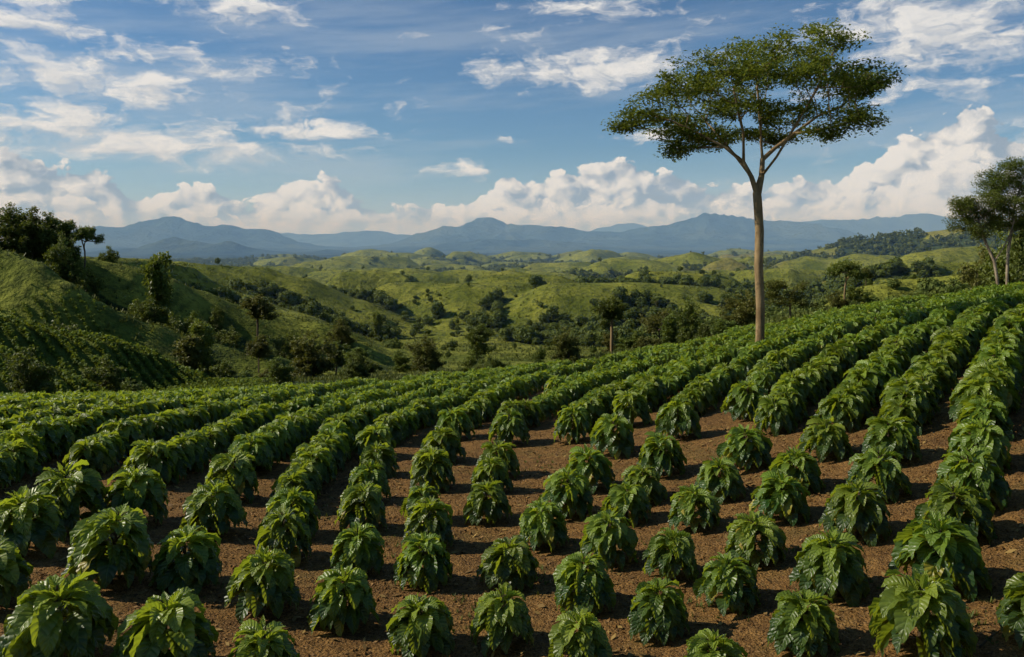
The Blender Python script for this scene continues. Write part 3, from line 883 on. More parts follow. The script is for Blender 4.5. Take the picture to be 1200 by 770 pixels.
def add_tree(name, label, cat, loc, limbs, crown, bark, leafm, group=None, rotz=0):
    root = empty(name, loc, rotz)
    tag(root, label, cat, group)
    link('trunk', make_mesh('trunk', *limbs, bark), root)
    link('crown', make_mesh('crown', crown[0], crown[1], leafm, tint=crown[2], smooth=False), root)
    return root

# --- the tall umbrella tree in the field
g = np.random.default_rng(21)
bx, by = TREE_XY; bz = tz(bx, by)
mpx = by / F
def tp(px, py, dy=0.0):
    return ((px - 890) * mpx, dy, (BR - py) * mpx)
skel = [
    ([tp(890, BR + 4), tp(890.5, 395), tp(891, 360), tp(889, 310), tp(890, 270), tp(888, 238), tp(887, 226)], None),
]
# main limbs (columns and rows read off the photograph, depth in metres)
skel_pts = skel[0][0]
def node_of(pts, p): return int(np.argmin(np.linalg.norm(np.array(pts) - np.array(p), axis=1)))
limb_defs = [
    [tp(879, 207, -.2), tp(869, 190, -.3), tp(848, 172, -.2), tp(822, 155, .3), tp(790, 138, .6), tp(755, 128, .8)],
    [tp(894, 205, .2), tp(896, 185, .3), tp(893, 155, .2), tp(889, 120, 0), tp(884, 85, -.2)],
]
sub_defs = [   # (start point, course)
    (tp(869, 190, -.3), [tp(862, 160, -1.2), tp(850, 130, -1.8), tp(838, 95, -2.4), tp(830, 75, -2.8)]),
    (tp(896, 185, .3), [tp(915, 170, .8), tp(940, 152, 1.0), tp(970, 130, 1.2), tp(1000, 118, 1.3), tp(1035, 88, 1.4)]),
    (tp(894, 205, .2), [tp(903, 185, -.8), tp(917, 150, -1.8), tp(932, 115, -2.6), tp(945, 75, -3.2)]),
    (tp(896, 185, .3), [tp(904, 160, 1.5), tp(915, 120, 2.8), tp(930, 80, 3.6)]),
    (tp(879, 207, -.2), [tp(868, 175, 1.2), tp(850, 140, 2.4), tp(830, 105, 3.4)]),
    (tp(940, 152, 1.0), [tp(975, 148, .2), tp(1005, 140, -.4)]),
]
pts_flat = [np.array(p) for p in skel_pts]
# build the skeleton list with attachment indices as grow() numbers its nodes
def count_nodes(poly, start):
    n = 0; q = np.array(start) if start is not None else None
    for p in poly:
        p = np.array(p)
        n += 1 if q is None else max(1, int(np.linalg.norm(p - q) / 0.55)); q = p
    return n
def expand(poly, start):
    out = []; q = np.array(start) if start is not None else None
    for p in poly:
        p = np.array(p, float)
        if q is None: out.append(p)
        else:
            k = max(1, int(np.linalg.norm(p - q) / 0.55))
            out += [q + (p - q) * i / k for i in range(1, k + 1)]
        q = p
    return out
skeleton = [(skel_pts, None)]; allp = expand(skel_pts, None)
for poly in limb_defs:
    j = len(expand(skel_pts, None)) - 1
    skeleton.append((poly, j)); allp += expand(poly, allp[j])
for st, poly in sub_defs:
    j = node_of(allp, st); skeleton.append((poly, j)); allp += expand(poly, allp[j])
pads_px = [  # column, row, half width, half height of each foliage pad in px, depth offset m, depth radius m
    (745, 126, 28, 12, .6, 1.4), (772, 108, 40, 20, .6, 2.0), (800, 90, 42, 20, -1.2, 2.2), (835, 72, 45, 19, -2.2, 2.4), (835, 80, 45, 20, 2.8, 2.2),
    (880, 58, 48, 19, -.6, 2.6), (925, 52, 48, 18, -2.4, 2.2), (930, 56, 50, 18, 2.6, 2.4), (962, 50, 26, 16, 0, 2.0), (970, 78, 46, 20, 1.0, 2.4),
    (1015, 84, 38, 17, 1.4, 2.0), (1000, 118, 34, 14, 1.2, 1.8), (1012, 135, 24, 9, -.3, 1.2), (975, 146, 24, 8, .4, 1.2),
    (880, 92, 46, 18, 3.4, 2.0), (920, 95, 44, 16, -3.4, 1.8), (860, 100, 44, 18, -3.0, 1.8), (800, 152, 30, 11, .8, 1.4), (790, 130, 36, 14, 2.0, 1.6), (826, 122, 30, 13, 3.2, 1.6),
    (862, 140, 28, 10, 3.4, 1.4), (845, 150, 30, 11, 1.8, 1.5), (905, 128, 34, 12, -1.5, 1.6), (850, 128, 36, 13, -1.8, 1.6), (800, 165, 18, 7, .8, 1.0), (728, 134, 16, 9, .6, 1.0), (930, 148, 22, 8, 2.0, 1.2), (1040, 90, 16, 9, 1.4, 1.0), (910, 135, 26, 10, 3.6, 1.3), (945, 120, 34, 13, 3.2, 1.6), (1035, 74, 20, 9, 1.6, 1.2), (985, 100, 34, 15, -2.6, 1.6)]
pads = []
for (cx, cy, rx, ry, dy, rd) in pads_px:
    X, _, Z = tp(cx, cy + (14 if cy < 75 else 7)); pads.append((X * 0.95, dy, Z, rx * mpx * 0.95, rd * 0.95, ry * mpx))
tips = []
for (cx, cy, cz, rx, ry, rz) in pads:
    k = int(12 + 4.2 * rx * ry)
    d = g.normal(0, 1, (k, 3)); d /= np.linalg.norm(d, axis=1, keepdims=True)
    d *= g.uniform(0.35, 1, k)[:, None] ** 0.6
    tips.append(np.array([cx, cy, cz]) + d * (rx, ry, rz * 0.9))
tips = np.concatenate(tips)
pts, par, ch, rad, ends = grow(skeleton, tips, g, 0.020, 2.0, 0.10, 0.25)
rad = rad * (0.215 * by / 40 / rad[0]); rad = np.where(pts[:, 2] > 200 * mpx, rad * 0.86, rad); rad = np.maximum(rad, 0.008)
hgt = pts[:, 2]
lim = limbs_mesh(pts, par, ch, rad, 12, flare=0.35)
tipdir = np.array([pts[e] - pts[par[e]] for e in ends]); tipdir /= np.linalg.norm(tipdir, axis=1, keepdims=True) + 1e-9
ctr = pts[ends]
cv = leaf_cloud(ctr, tipdir, 66, (0.56, 0.56, 0.56), 0.17, 0.080, g,
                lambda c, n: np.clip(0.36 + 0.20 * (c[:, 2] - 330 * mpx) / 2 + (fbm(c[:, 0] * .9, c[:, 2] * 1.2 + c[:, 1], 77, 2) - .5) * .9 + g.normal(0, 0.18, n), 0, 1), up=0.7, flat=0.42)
tree = add_tree('umbrella_tree', 'tall lone tree with pale forked trunk and wide flat crown', 'tree', (bx, by, bz - 0.03), lim, cv, M['bark'], M['leaf_tall'])

# --- a maker of other trees: prototypes of unit height, copied to their places
PROTO = {}
def proto(kind, seed, leafm, bark='bark_dark'):
    """crown and trunk meshes one metre tall; kinds differ in outline"""
    key = (kind, seed, leafm)
    if key in PROTO: return PROTO[key]
    g = np.random.default_rng(seed * 31 + 7)
    pads = []; trunk_top = 0.45; tr = 0.020; leaf = 0.050; per = 60; spread = 0.085
    def u(a, b): return g.uniform(a, b)
    if kind == 'round':            # trunk hidden low, dense round head
        for _ in range(11):
            a = u(0, 6.28); q = u(0, .20); z = u(.42, .82)
            pads.append((q * math.cos(a), q * math.sin(a), z, .17, .17, .13))
        pads.append((0, 0, .6, .22, .22, .25)); trunk_top = .5
    elif kind == 'bushy':          # foliage down to the ground
        for _ in range(9):
            a = u(0, 6.28); q = u(.12, .34); z = u(.05, .26)
            pads.append((q * math.cos(a), q * math.sin(a), z, u(.15, .22), u(.15, .22), u(.10, .16)))
        for _ in range(13):
            a = u(0, 6.28); q = u(.05, .32); z = u(.24, .74) * (1 - q * .5)
            pads.append((q * math.cos(a), q * math.sin(a), z, u(.16, .24), u(.16, .24), u(.12, .20)))
        trunk_top = .3; per = 48; pads.append((0, 0, .74, .2, .2, .2))
    elif kind == 'columnar':       # taller than wide, ragged
        for k in range(13):
            z = .12 + .068 * k; a = u(0, 6.28); q = u(0.02, .11)
            pads.append((q * math.cos(a), q * math.sin(a), z, u(.11, .17), u(.11, .17), u(.07, .12)))
        trunk_top = .7
    elif kind == 'emergent':       # long bare trunk, compact head
        for _ in range(10):
            a = u(0, 6.28); q = u(0, .15); z = u(.56, .90)
            pads.append((q * math.cos(a), q * math.sin(a), z, u(.10, .15), u(.10, .15), u(.06, .10)))
        pads.append((.16, .02, .50, .10, .08, .06)); trunk_top = .72; tr = .026; per = 70; leaf = .038; spread = .07
    elif kind == 'umbrella':       # open flat-topped head on visible limbs
        for k in range(10):
            a = k * 2.4 + u(-.4, .4); q = .34 * math.sqrt((k + .5) / 10); z = .88 - q * .45 + u(-.05, .05)
            pads.append((q * math.cos(a), q * math.sin(a), z, u(.12, .17), u(.12, .17), u(.05, .08)))
        trunk_top = .5; tr = .022; leaf = .045; spread = .075
    elif kind == 'open':           # sparse small-leaved tree with thin trunk
        for k in range(11):
            a = u(0, 6.28); q = u(.05, .38); z = u(.48, .9) - q * .25
            pads.append((q * math.cos(a), q * math.sin(a), z, u(.12, .2), u(.12, .2), u(.07, .11)))
        trunk_top = .45; tr = .020; leaf = .045; per = 45
    elif kind == 'shrub':
        for k in range(12):
            a = u(0, 6.28); q = u(0, .55); z = u(.2, .72) * (1 - q * .7)
            pads.append((q * math.cos(a), q * math.sin(a), z, u(.2, .32), u(.2, .32), u(.16, .26)))
        trunk_top = .25; leaf = .085; spread = .15; per = 55; tr = .03
    tips = []
    for (cx, cy, cz, rx, ry, rz) in pads:
        k = 7
        d = g.normal(0, 1, (k, 3)); d /= np.linalg.norm(d, axis=1, keepdims=True)
        d *= (0.45 + 0.55 * g.uniform(0, 1, k))[:, None]; d[:, 2] = np.where(d[:, 2] < 0, d[:, 2] * .6, d[:, 2])
        tips.append(np.array([cx, cy, cz]) + d * (rx, ry, rz))
    tips = np.concatenate(tips)
    sc = 9.0
    trunk = [(0, 0, -0.03 * sc)] + [(g.normal(0, .012) * sc * z, g.normal(0, .012) * sc * z, z * trunk_top * sc) for z in (.25, .5, .75, 1)]
    pts, par, ch, rad, ends = grow([(trunk, None)], tips * sc, g, .02, 2.3, .10, .25)
    rad = rad * (tr * sc / rad[0]); pts = pts / sc; rad = rad / sc
    lim = limbs_mesh(pts, par, ch, rad, 7, minr=0.0018)
    td = np.array([pts[e] - pts[par[e]] for e in ends]); td /= np.linalg.norm(td, axis=1, keepdims=True) + 1e-9
    zc = tips[:, 2].mean()
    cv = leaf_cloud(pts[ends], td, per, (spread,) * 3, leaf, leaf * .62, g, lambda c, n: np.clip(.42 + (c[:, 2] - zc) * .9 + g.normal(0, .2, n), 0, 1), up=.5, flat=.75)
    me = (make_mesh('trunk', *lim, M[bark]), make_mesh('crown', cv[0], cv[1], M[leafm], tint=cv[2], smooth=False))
    PROTO[key] = me
    return me

def plant_tree(name, label, cat, kind, seed, leafm, px, py, d, h_px, w_px=None, bark='bark_dark', group=None, up=0.0):
    """px, py: where the foot shows in the photo; h_px: height; the foot is set on the terrain at distance d"""
    x = (px - 600) / F * d; z = tz(x, d)
    H = h_px / F * d
    foot_row = HZ - F * z / d
    H = max(H + (foot_row - py) * -1 / F * d * -1, 0.5 * H) if False else H
    top = (HZ - (py - h_px)) / F * d            # the crown's top reaches the measured row
    H = min(max(top - z, 0.6 * H), 1.7 * H)
    ext = {'round': .36, 'bushy': .44, 'columnar': .22, 'emergent': .26, 'umbrella': .46, 'open': .48, 'shrub': .70}[kind]
    wx = 1.0
    if w_px: wx = (w_px / F * d) / (2 * ext * H)
    wx = min(max(wx, .55), 1.8)
    root = empty(name, (x, d, z), random.uniform(0, 6.28), (H * wx, H * wx, H))
    tag(root, label, cat, group)
    tm, cm = proto(kind, seed, leafm, bark)
    link('trunk', tm, root); link('crown', cm, root)
    return root

# name, label, kind, seed, leaf, foot column, foot row, distance, height px, width px, bark
TREES = [
 ('tree', 'slender tree with long bare pale trunk just beyond the field edge', 'emergent', 1, 'leaf_dark', 717, 418, 118, 78, 40, 'bark'),
 ('tree', 'dense round-headed tree standing alone behind the middle of the field', 'round', 2, 'leaf_dark', 562, 424, 185, 47, 37, 'bark_dark'),
 ('shrub', 'low dark shrub at the foot of the lone round tree', 'shrub', 1, 'leaf_dark', 578, 426, 182, 14, 26, 'bark_dark'),
 ('tree', 'rust-tinged round tree beside the field edge, west of the lone round tree', 'bushy', 1, 'leaf_rust', 497, 429, 180, 38, 42, 'bark_dark'),
 ('tree', 'small narrow tree alone on the open valley slope', 'columnar', 1, 'leaf', 443, 384, 330, 23, 13, 'bark_dark'),
 ('shrub', 'small round bush alone on the slope by the slender bare-trunked tree', 'bushy', 2, 'leaf_dark', 634, 421, 175, 20, 17, 'bark_dark'),
 ('shrub', 'bushy green tree crowding the slender bare-trunked tree', 'bushy', 3, 'leaf', 743, 417, 116, 33, 42, 'bark_dark'),
 ('tree', 'rusty spreading tree above the dark shrub beyond the field crest', 'open', 1, 'leaf_rust', 772, 388, 175, 40, 52, 'bark_dark'),
 ('tree', 'green spreading tree between the rusty tree and the tall lone tree', 'bushy', 1, 'leaf', 806, 392, 165, 46, 44, 'bark_dark'),
 ('shrub', 'dark low shrub just beyond the field, beside the spreading trees', 'shrub', 2, 'leaf_dark', 826, 389, 150, 22, 30, 'bark_dark'),
 ('tree', 'open yellowish tree with thin trunk just behind the tall lone tree', 'open', 2, 'leaf_rust', 926, 381, 92, 58, 62, 'bark_dark'),
 ('shrub', 'yellow-green bush half hidden behind the tall pale trunk', 'bushy', 2, 'leaf_rust', 872, 384, 110, 48, 50, 'bark_dark'),
 ('tree', 'round tree with short pale trunk on the field skyline', 'umbrella', 1, 'leaf', 990, 352, 125, 53, 46, 'bark'),
 ('shrub', 'dark bush at the foot of the round skyline tree', 'shrub', 1, 'leaf_dark', 1004, 350, 122, 20, 20, 'bark_dark'),
 ('tree', 'tiny dark-headed tree on a thin stem at the field skyline', 'emergent', 2, 'leaf_dark', 1078, 336, 160, 26, 16, 'bark_dark'),
 ('tree', 'small leafy tree left of the twin-trunk pair', 'open', 3, 'leaf', 1126, 334, 150, 38, 32, 'bark_dark'),
 ('shrub', 'low bush between the thin-stem tree and the twin trunks', 'shrub', 3, 'leaf_rust', 1098, 335, 165, 22, 34, 'bark_dark'),
 ('tree', 'dense bushy tree filling the right edge behind the twin trunks', 'bushy', 4, 'leaf', 1205, 338, 98, 78, 76, 'bark_dark'),
 ('tree', 'brownish bushy tree behind the forked pale trunk', 'bushy', 2, 'leaf_rust', 1152, 338, 120, 62, 56, 'bark_dark'),
 ('shrub', 'green bush at the foot of the straight pale trunk', 'shrub', 2, 'leaf', 1196, 344, 72, 18, 34, 'bark_dark'),
 ('tree', 'tall leafy green tree standing behind the twin pale trunks', 'bushy', 3, 'leaf', 1180, 338, 104, 76, 52, 'bark_dark'),
 ('tree', 'darker leafy tree at the right edge behind the straight pale trunk', 'bushy', 1, 'leaf_dark', 1216, 338, 92, 96, 60, 'bark_dark'),
 # the dark clump on the western ridge
 ('tree', 'largest dark tree at the left edge of the ridge clump', 'bushy', 1, 'leaf_dark', 8, 292, 172, 56, 52, 'bark_dark'),
 ('tree', 'dark broad tree in the middle of the ridge clump', 'bushy', 4, 'leaf_dark', 38, 300, 172, 62, 48, 'bark_dark'),
 ('tree', 'dark tree with lacy top right of the ridge clump middle', 'round', 3, 'leaf_dark', 62, 305, 172, 56, 40, 'bark_dark'),
 ('tree', 'narrow spiky dark tree beside the flat-topped ridge tree', 'columnar', 2, 'leaf_dark', 80, 306, 174, 46, 22, 'bark_dark'),
 ('tree', 'flat-topped open tree at the right end of the ridge clump', 'umbrella', 2, 'leaf_dark', 100, 304, 174, 44, 38, 'bark_dark'),
 ('tree', 'dark round tree peeping between the leftmost and the broad ridge trees', 'bushy', 2, 'leaf_dark', 24, 298, 176, 58, 40, 'bark_dark'),
 ('tree', 'dark leafy tree behind the lacy-topped ridge tree', 'bushy', 3, 'leaf_dark', 53, 303, 178, 58, 44, 'bark_dark'),
 ('tree', 'dark bushy tree in front of the narrow spiky ridge tree', 'bushy', 1, 'leaf_dark', 74, 314, 168, 44, 40, 'bark_dark'),
 ('shrub', 'dark thicket shrub spilling downhill from the ridge clump', 'bushy', 4, 'leaf_dark', 98, 322, 166, 30, 40, 'bark_dark'),
 ('tree', 'bushy dark tree below the small rounded ridge tree', 'bushy', 2, 'leaf_dark', 160, 306, 215, 18, 34, 'bark_dark'),
 ('tree', 'green tree on the second crest behind the tall ragged tree', 'bushy', 1, 'leaf', 236, 300, 330, 14, 26, 'bark_dark'),
 ('tree', 'dark tree at the end of the second crest', 'bushy', 3, 'leaf_dark', 262, 308, 330, 16, 24, 'bark_dark'),
 ('shrub', 'dark bush in the gully under the tall ragged tree', 'bushy', 3, 'leaf_dark', 176, 372, 150, 26, 40, 'bark_dark'),
 ('shrub', 'green bush in the gully right of the bushy shorter tree', 'bushy', 4, 'leaf', 228, 384, 152, 22, 34, 'bark_dark'),
 ('shrub', 'dark bush in the gully below the rusty dense tree', 'bushy', 2, 'leaf_dark', 268, 404, 158, 24, 44, 'bark_dark'),
 ('shrub', 'green bush on the gully floor right of the rusty dense tree', 'bushy', 1, 'leaf', 338, 410, 165, 24, 40, 'bark_dark'),
 ('shrub', 'dark bush climbing the planted spur behind the coffee', 'bushy', 3, 'leaf_dark', 180, 432, 118, 26, 40, 'bark_dark'),
 ('shrub', 'dark bush left of the tall rust-tinged gully tree', 'bushy', 1, 'leaf_dark', 196, 456, 104, 30, 34, 'bark_dark'),
 ('tree', 'dark green tree between the bushy gully tree and the olive bush', 'bushy', 4, 'leaf_dark', 240, 456, 118, 44, 36, 'bark_dark'),
 ('shrub', 'dark undershrub below the flat-topped ridge tree', 'shrub', 3, 'leaf_dark', 88, 312, 168, 26, 44, 'bark_dark'),
 ('shrub', 'dark undershrub below the biggest ridge trees', 'shrub', 1, 'leaf_dark', 58, 312, 166, 28, 46, 'bark_dark'),
 ('shrub', 'lighter bush under the leftmost ridge tree', 'shrub', 2, 'leaf', 14, 296, 165, 20, 24, 'bark_dark'),
 ('tree', 'low rounded tree right of the flat-topped ridge tree', 'bushy', 3, 'leaf_dark', 126, 300, 190, 21, 26, 'bark_dark'),
 ('tree', 'tiny emergent tree poking above the ridge bushes', 'emergent', 1, 'leaf_dark', 145, 300, 200, 21, 9, 'bark_dark'),
 ('tree', 'tall ragged tree on the first bright grass spur', 'columnar', 3, 'leaf', 184, 356, 165, 70, 34, 'bark_dark'),
 ('tree', 'bushy shorter tree at the foot of the tall ragged tree', 'bushy', 2, 'leaf', 203, 371, 158, 29, 36, 'bark_dark'),
 ('shrub', 'wide shrub left of the tall ragged tree', 'bushy', 4, 'leaf', 158, 360, 158, 34, 44, 'bark_dark'),
 ('shrub', 'small dark round bush on the middle of the grass spur', 'bushy', 1, 'leaf_dark', 254, 372, 185, 20, 20, 'bark_dark'),
 ('tree', 'rusty dense tree lower down on the grass spur', 'round', 1, 'leaf_rust', 302, 380, 190, 43, 44, 'bark_dark'),
 ('tree', 'grey-green round tree on the crest of the planted spur', 'bushy', 2, 'leaf_dark', 109, 386, 125, 32, 36, 'bark_dark'),
 ('shrub', 'broad dark thicket bush on the upper slope at left', 'shrub', 3, 'leaf_dark', 72, 374, 128, 38, 60, 'bark_dark'),
 ('tree', 'big dark leafy tree at the left edge right behind the coffee', 'bushy', 3, 'leaf_dark', 31, 466, 62, 64, 60, 'bark_dark'),
 ('tree', 'tall rust-tinged tree in the gully behind the left coffee rows', 'columnar', 1, 'leaf_rust', 218, 460, 108, 64, 34, 'bark_dark'),
 ('shrub', 'pale green bush left of the tall gully tree', 'bushy', 4, 'leaf', 124, 454, 84, 40, 46, 'bark_dark'),
 ('shrub', 'small bush between the pale green bush and the tall gully tree', 'bushy', 2, 'leaf', 152, 462, 82, 22, 30, 'bark_dark'),
 ('tree', 'bushy green tree right of the tall gully tree', 'bushy', 1, 'leaf', 262, 458, 112, 38, 32, 'bark_dark'),
 ('shrub', 'low green bush behind the coffee, between two gully trees', 'bushy', 3, 'leaf', 288, 459, 110, 26, 26, 'bark_dark'),
 ('shrub', 'low olive bush left of the big rusty gully tree', 'bushy', 4, 'leaf_rust', 313, 459, 112, 28, 30, 'bark_dark'),
 ('tree', 'big rusty spreading tree in the gully left of the valley slope', 'bushy', 2, 'leaf_rust', 364, 452, 125, 70, 58, 'bark_dark'),
 ('tree', 'dark bushy tree just right of the big rusty gully tree', 'round', 2, 'leaf', 394, 446, 132, 48, 36, 'bark_dark'),
 ('shrub', 'green bush at the field edge below the valley slope', 'bushy', 1, 'leaf', 412, 440, 150, 28, 30, 'bark_dark'),
 ('shrub', 'low dark bush next to the green field-edge bush', 'shrub', 1, 'leaf_dark', 434, 436, 155, 20, 26, 'bark_dark'),
 ('shrub', 'light bush between the field-edge bushes and the rust-tinged round tree', 'bushy', 3, 'leaf', 468, 431, 165, 24, 26, 'bark_dark'),
 ('shrub', 'round bush on the shoulder behind the big rusty gully tree', 'bushy', 4, 'leaf_rust', 400, 396, 200, 24, 34, 'bark_dark'),
 ('shrub', 'olive bush halfway up the shadowed spur', 'bushy', 2, 'leaf', 190, 408, 130, 20, 30, 'bark_dark'),
 ('shrub', 'dark bush low on the shadowed side of the grass spur', 'shrub', 2, 'leaf_dark', 305, 420, 150, 20, 34, 'bark_dark'),
]
for (nm, label, kind, seed, leafm, px, py, d, hp, wp_, bark) in TREES:
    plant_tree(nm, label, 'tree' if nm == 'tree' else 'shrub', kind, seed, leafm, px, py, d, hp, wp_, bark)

# --- the twin pale trunks at the right edge of the field
def custom_tree(name, label, px, d, skel_px, subs_px, pads_px, per, bark, leafm, seed, r0, ls=0.17, leaves=80, spread=.5):
    g = np.random.default_rng(seed)
    m = d / F
    x = (px - 600) / F * d; z = tz(x, d)
    row = HZ - F * z / d
    T = lambda q: ((q[0] - px) * m, q[2] if len(q) > 2 else 0.0, (row - q[1]) * m)
    main = [T((px, row + 4))] + [T(q) for q in skel_px]
    sk = [(main, None)]; allp = expand(main, None)
    for st, poly in subs_px:
        j = node_of(allp, T(st)); poly = [T(q) for q in poly]
        sk.append((poly, j)); allp += expand(poly, allp[j])
    tips = []
    for (cx, cy, rx, ry, dy, rd) in pads_px:
        X, _, Z = T((cx, cy))
        dd = g.normal(0, 1, (per, 3)); dd /= np.linalg.norm(dd, axis=1, keepdims=True); dd *= g.uniform(.35, 1, per)[:, None] ** .6
        tips.append(np.array([X, dy, Z]) + dd * (rx * m * 1.1, rd, ry * m * 1.6))
    tips = np.concatenate(tips)
    pts, par, ch, rad, ends = grow(sk, tips, g, .02, 2.3, .1, .25)
    rad = rad * (r0 / rad[0])
    lim = limbs_mesh(pts, par, ch, rad, 9, flare=.15)
    td = np.array([pts[e] - pts[par[e]] for e in ends]); td /= np.linalg.norm(td, axis=1, keepdims=True) + 1e-9
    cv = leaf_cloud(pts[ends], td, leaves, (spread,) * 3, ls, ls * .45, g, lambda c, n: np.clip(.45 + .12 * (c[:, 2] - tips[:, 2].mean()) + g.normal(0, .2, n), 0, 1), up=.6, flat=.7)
    return add_tree(name, label, 'tree', (x, d, z - .02), lim, cv, M[bark], M[leafm])

custom_tree('tree', 'pale-trunked tree forking low, leaning left, at the right field edge', 1171, 66,
    [(1168, 325), (1165, 306), (1157, 285, .2), (1149, 258, .3), (1143, 246, .2)],
    [((1165, 306), [(1173, 290, -.3), (1180, 272, -.5), (1184, 255, -.6)]), ((1149, 258), [(1158, 246, -.2), (1166, 240, -.3)])],
    [(1135, 243, 18, 8, .2, 1.0), (1152, 238, 20, 8, -.4, 1.1), (1168, 243, 16, 9, .3, 1.0), (1130, 260, 14, 7, .4, .8), (1184, 248, 16, 10, -.5, 1.0), (1146, 270, 12, 6, -.6, .7), (1126, 240, 12, 6, -.5, .8), (1160, 256, 14, 7, .8, .9), (1140, 252, 16, 8, .6, .9)],
    20, 'bark_pale', 'leaf', 61, .12, .16, 92, .52)
custom_tree('tree', 'taller straight pale-trunked tree with high crown at the right edge', 1180, 67,
    [(1180, 320), (1181, 295), (1185, 272), (1188, 250, .1), (1193, 228, .1), (1200, 208, .1)],
    [((1188, 250), [(1180, 235, .4), (1170, 218, .6), (1160, 212, .6)]), ((1193, 228), [(1208, 215, -.4), (1224, 205, -.6)])],
    [(1165, 212, 16, 8, .5, 1.0), (1182, 203, 18, 10, -.3, 1.2), (1202, 196, 20, 8, .2, 1.3), (1222, 204, 22, 10, -.6, 1.2), (1190, 222, 20, 9, .9, 1.1), (1210, 224, 22, 10, .3, 1.3), (1204, 250, 18, 12, .6, 1.2), (1226, 236, 16, 12, -.2, 1.1), (1196, 268, 12, 8, -.7, .9), (1168, 226, 16, 9, .2, 1.0), (1178, 240, 16, 8, -.8, 1.0), (1214, 262, 16, 12, .8, 1.2), (1186, 212, 20, 9, .9, 1.2), (1218, 216, 20, 10, .9, 1.2), (1176, 262, 10, 7, .6, .8)],
    22, 'bark_pale', 'leaf', 62, .12, .16, 92, .55)

# --- more shrubs and trees in the gullies, each one by itself
g = np.random.default_rng(303)
got = []; tries = 0
KINDS = [('bushy', 'shrub', 'bushy green'), ('shrub', 'shrub', 'low spreading'), ('round', 'tree', 'round-headed'), ('columnar', 'tree', 'narrow upright')]
def zone(az, r):
    if az < -0.17: return 'in the left gully' if r < 175 else 'behind the left spurs'
    if az < 0.02: return 'on the slope below the field'
    if az < 0.30: return 'below the rounded hills'
    return 'beyond the right field end'
scrub = []
while len(got) < 105 and tries < 6000:
    tries += 1
    az = g.uniform(-0.70, 0.70); r = g.uniform(95, 420) if g.random() < .8 else g.uniform(95, 200)
    y = r; x = az * r
    zz, hill, rr_ = terrain(np.array([x]), np.array([y]), True)
    fo = forestness(np.array([x]), np.array([y]), hill, rr_, zz)[0]
    if az < -0.17 and r < 220: fo = (1 - hill[0]) * 1.0 - 0.15
    if g.random() > fo * 0.9 + 0.02: continue
    row = HZ - F * zz[0] / y
    if row > 450 and az > -.2: continue
    if -0.17 < az < 0.34 and r < 230 and g.random() < .8: continue
    if any((x - a) ** 2 + (y - b) ** 2 < (0.035 * r) ** 2 for a, b in got): continue
    got.append((x, y))
    kind, cat, look = KINDS[int(g.choice(4, p=[.45, .25, .18, .12]))]
    hh = {'bushy': g.uniform(3.0, 6.0), 'shrub': g.uniform(1.8, 3.5), 'round': g.uniform(5, 8.5), 'columnar': g.uniform(5, 9)}[kind]
    lm = str(g.choice(['leaf', 'leaf', 'leaf_dark', 'leaf_rust']))
    tone = {'leaf': 'green', 'leaf_dark': 'dark', 'leaf_rust': 'rusty'}[lm]
    root = empty(cat, (x, y, zz[0] - .05), g.uniform(0, 6.28), (hh, hh, hh * g.uniform(.85, 1.1)))
    shape = {'bushy': 'bushy', 'shrub': 'low spreading', 'round': 'round-headed', 'columnar': 'narrow upright'}[kind]
    scrub.append((f'{tone} {shape} {cat}', cat, zone(az, r), az, root))
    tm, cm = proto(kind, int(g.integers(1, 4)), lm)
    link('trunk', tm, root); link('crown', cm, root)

for look, where in sorted({(q[0], q[2]) for q in scrub}):
    same = sorted((q for q in scrub if q[0] == look and q[2] == where), key=lambda q: q[3])
    for n_, q in enumerate(same):
        lab = f'{look} growing {where}' if len(same) == 1 else f'{ordinal(n_ + 1)} from the left of the {look}s {where}' if n_ else f'leftmost of the {look}s {where}'
        tag(q[4], lab, q[1], f'{look}s {where}')

# --- woods: the far forest that reads as one mass
def clump_tree(nc, g, smin=.10, smax=.24):
    """a far tree: a heap of leaf clumps about one metre tall"""
    d = g.normal(0, 1, (nc, 3)); d /= np.linalg.norm(d, axis=1, keepdims=True)
    c = d * (0.42, 0.42, 0.38) * g.uniform(.55, 1.05, nc)[:, None] + (0, 0, .58)
    c[:, 2] = np.maximum(c[:, 2], .1)
    nrm = d + g.normal(0, .45, (nc, 3)); nrm /= np.linalg.norm(nrm, axis=1, keepdims=True)
    t1 = np.cross(nrm, g.normal(0, 1, (nc, 3))); t1 /= np.linalg.norm(t1, axis=1, keepdims=True); t2 = np.cross(nrm, t1)
    s = g.uniform(smin, smax, nc)[:, None]
    V = np.stack([c - t1 * s, c + t2 * s * .8, c + t1 * s, c - t2 * s * .8], 1).reshape(-1, 3)
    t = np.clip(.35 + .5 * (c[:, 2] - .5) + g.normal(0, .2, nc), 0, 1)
    return V, np.repeat(t, 4)
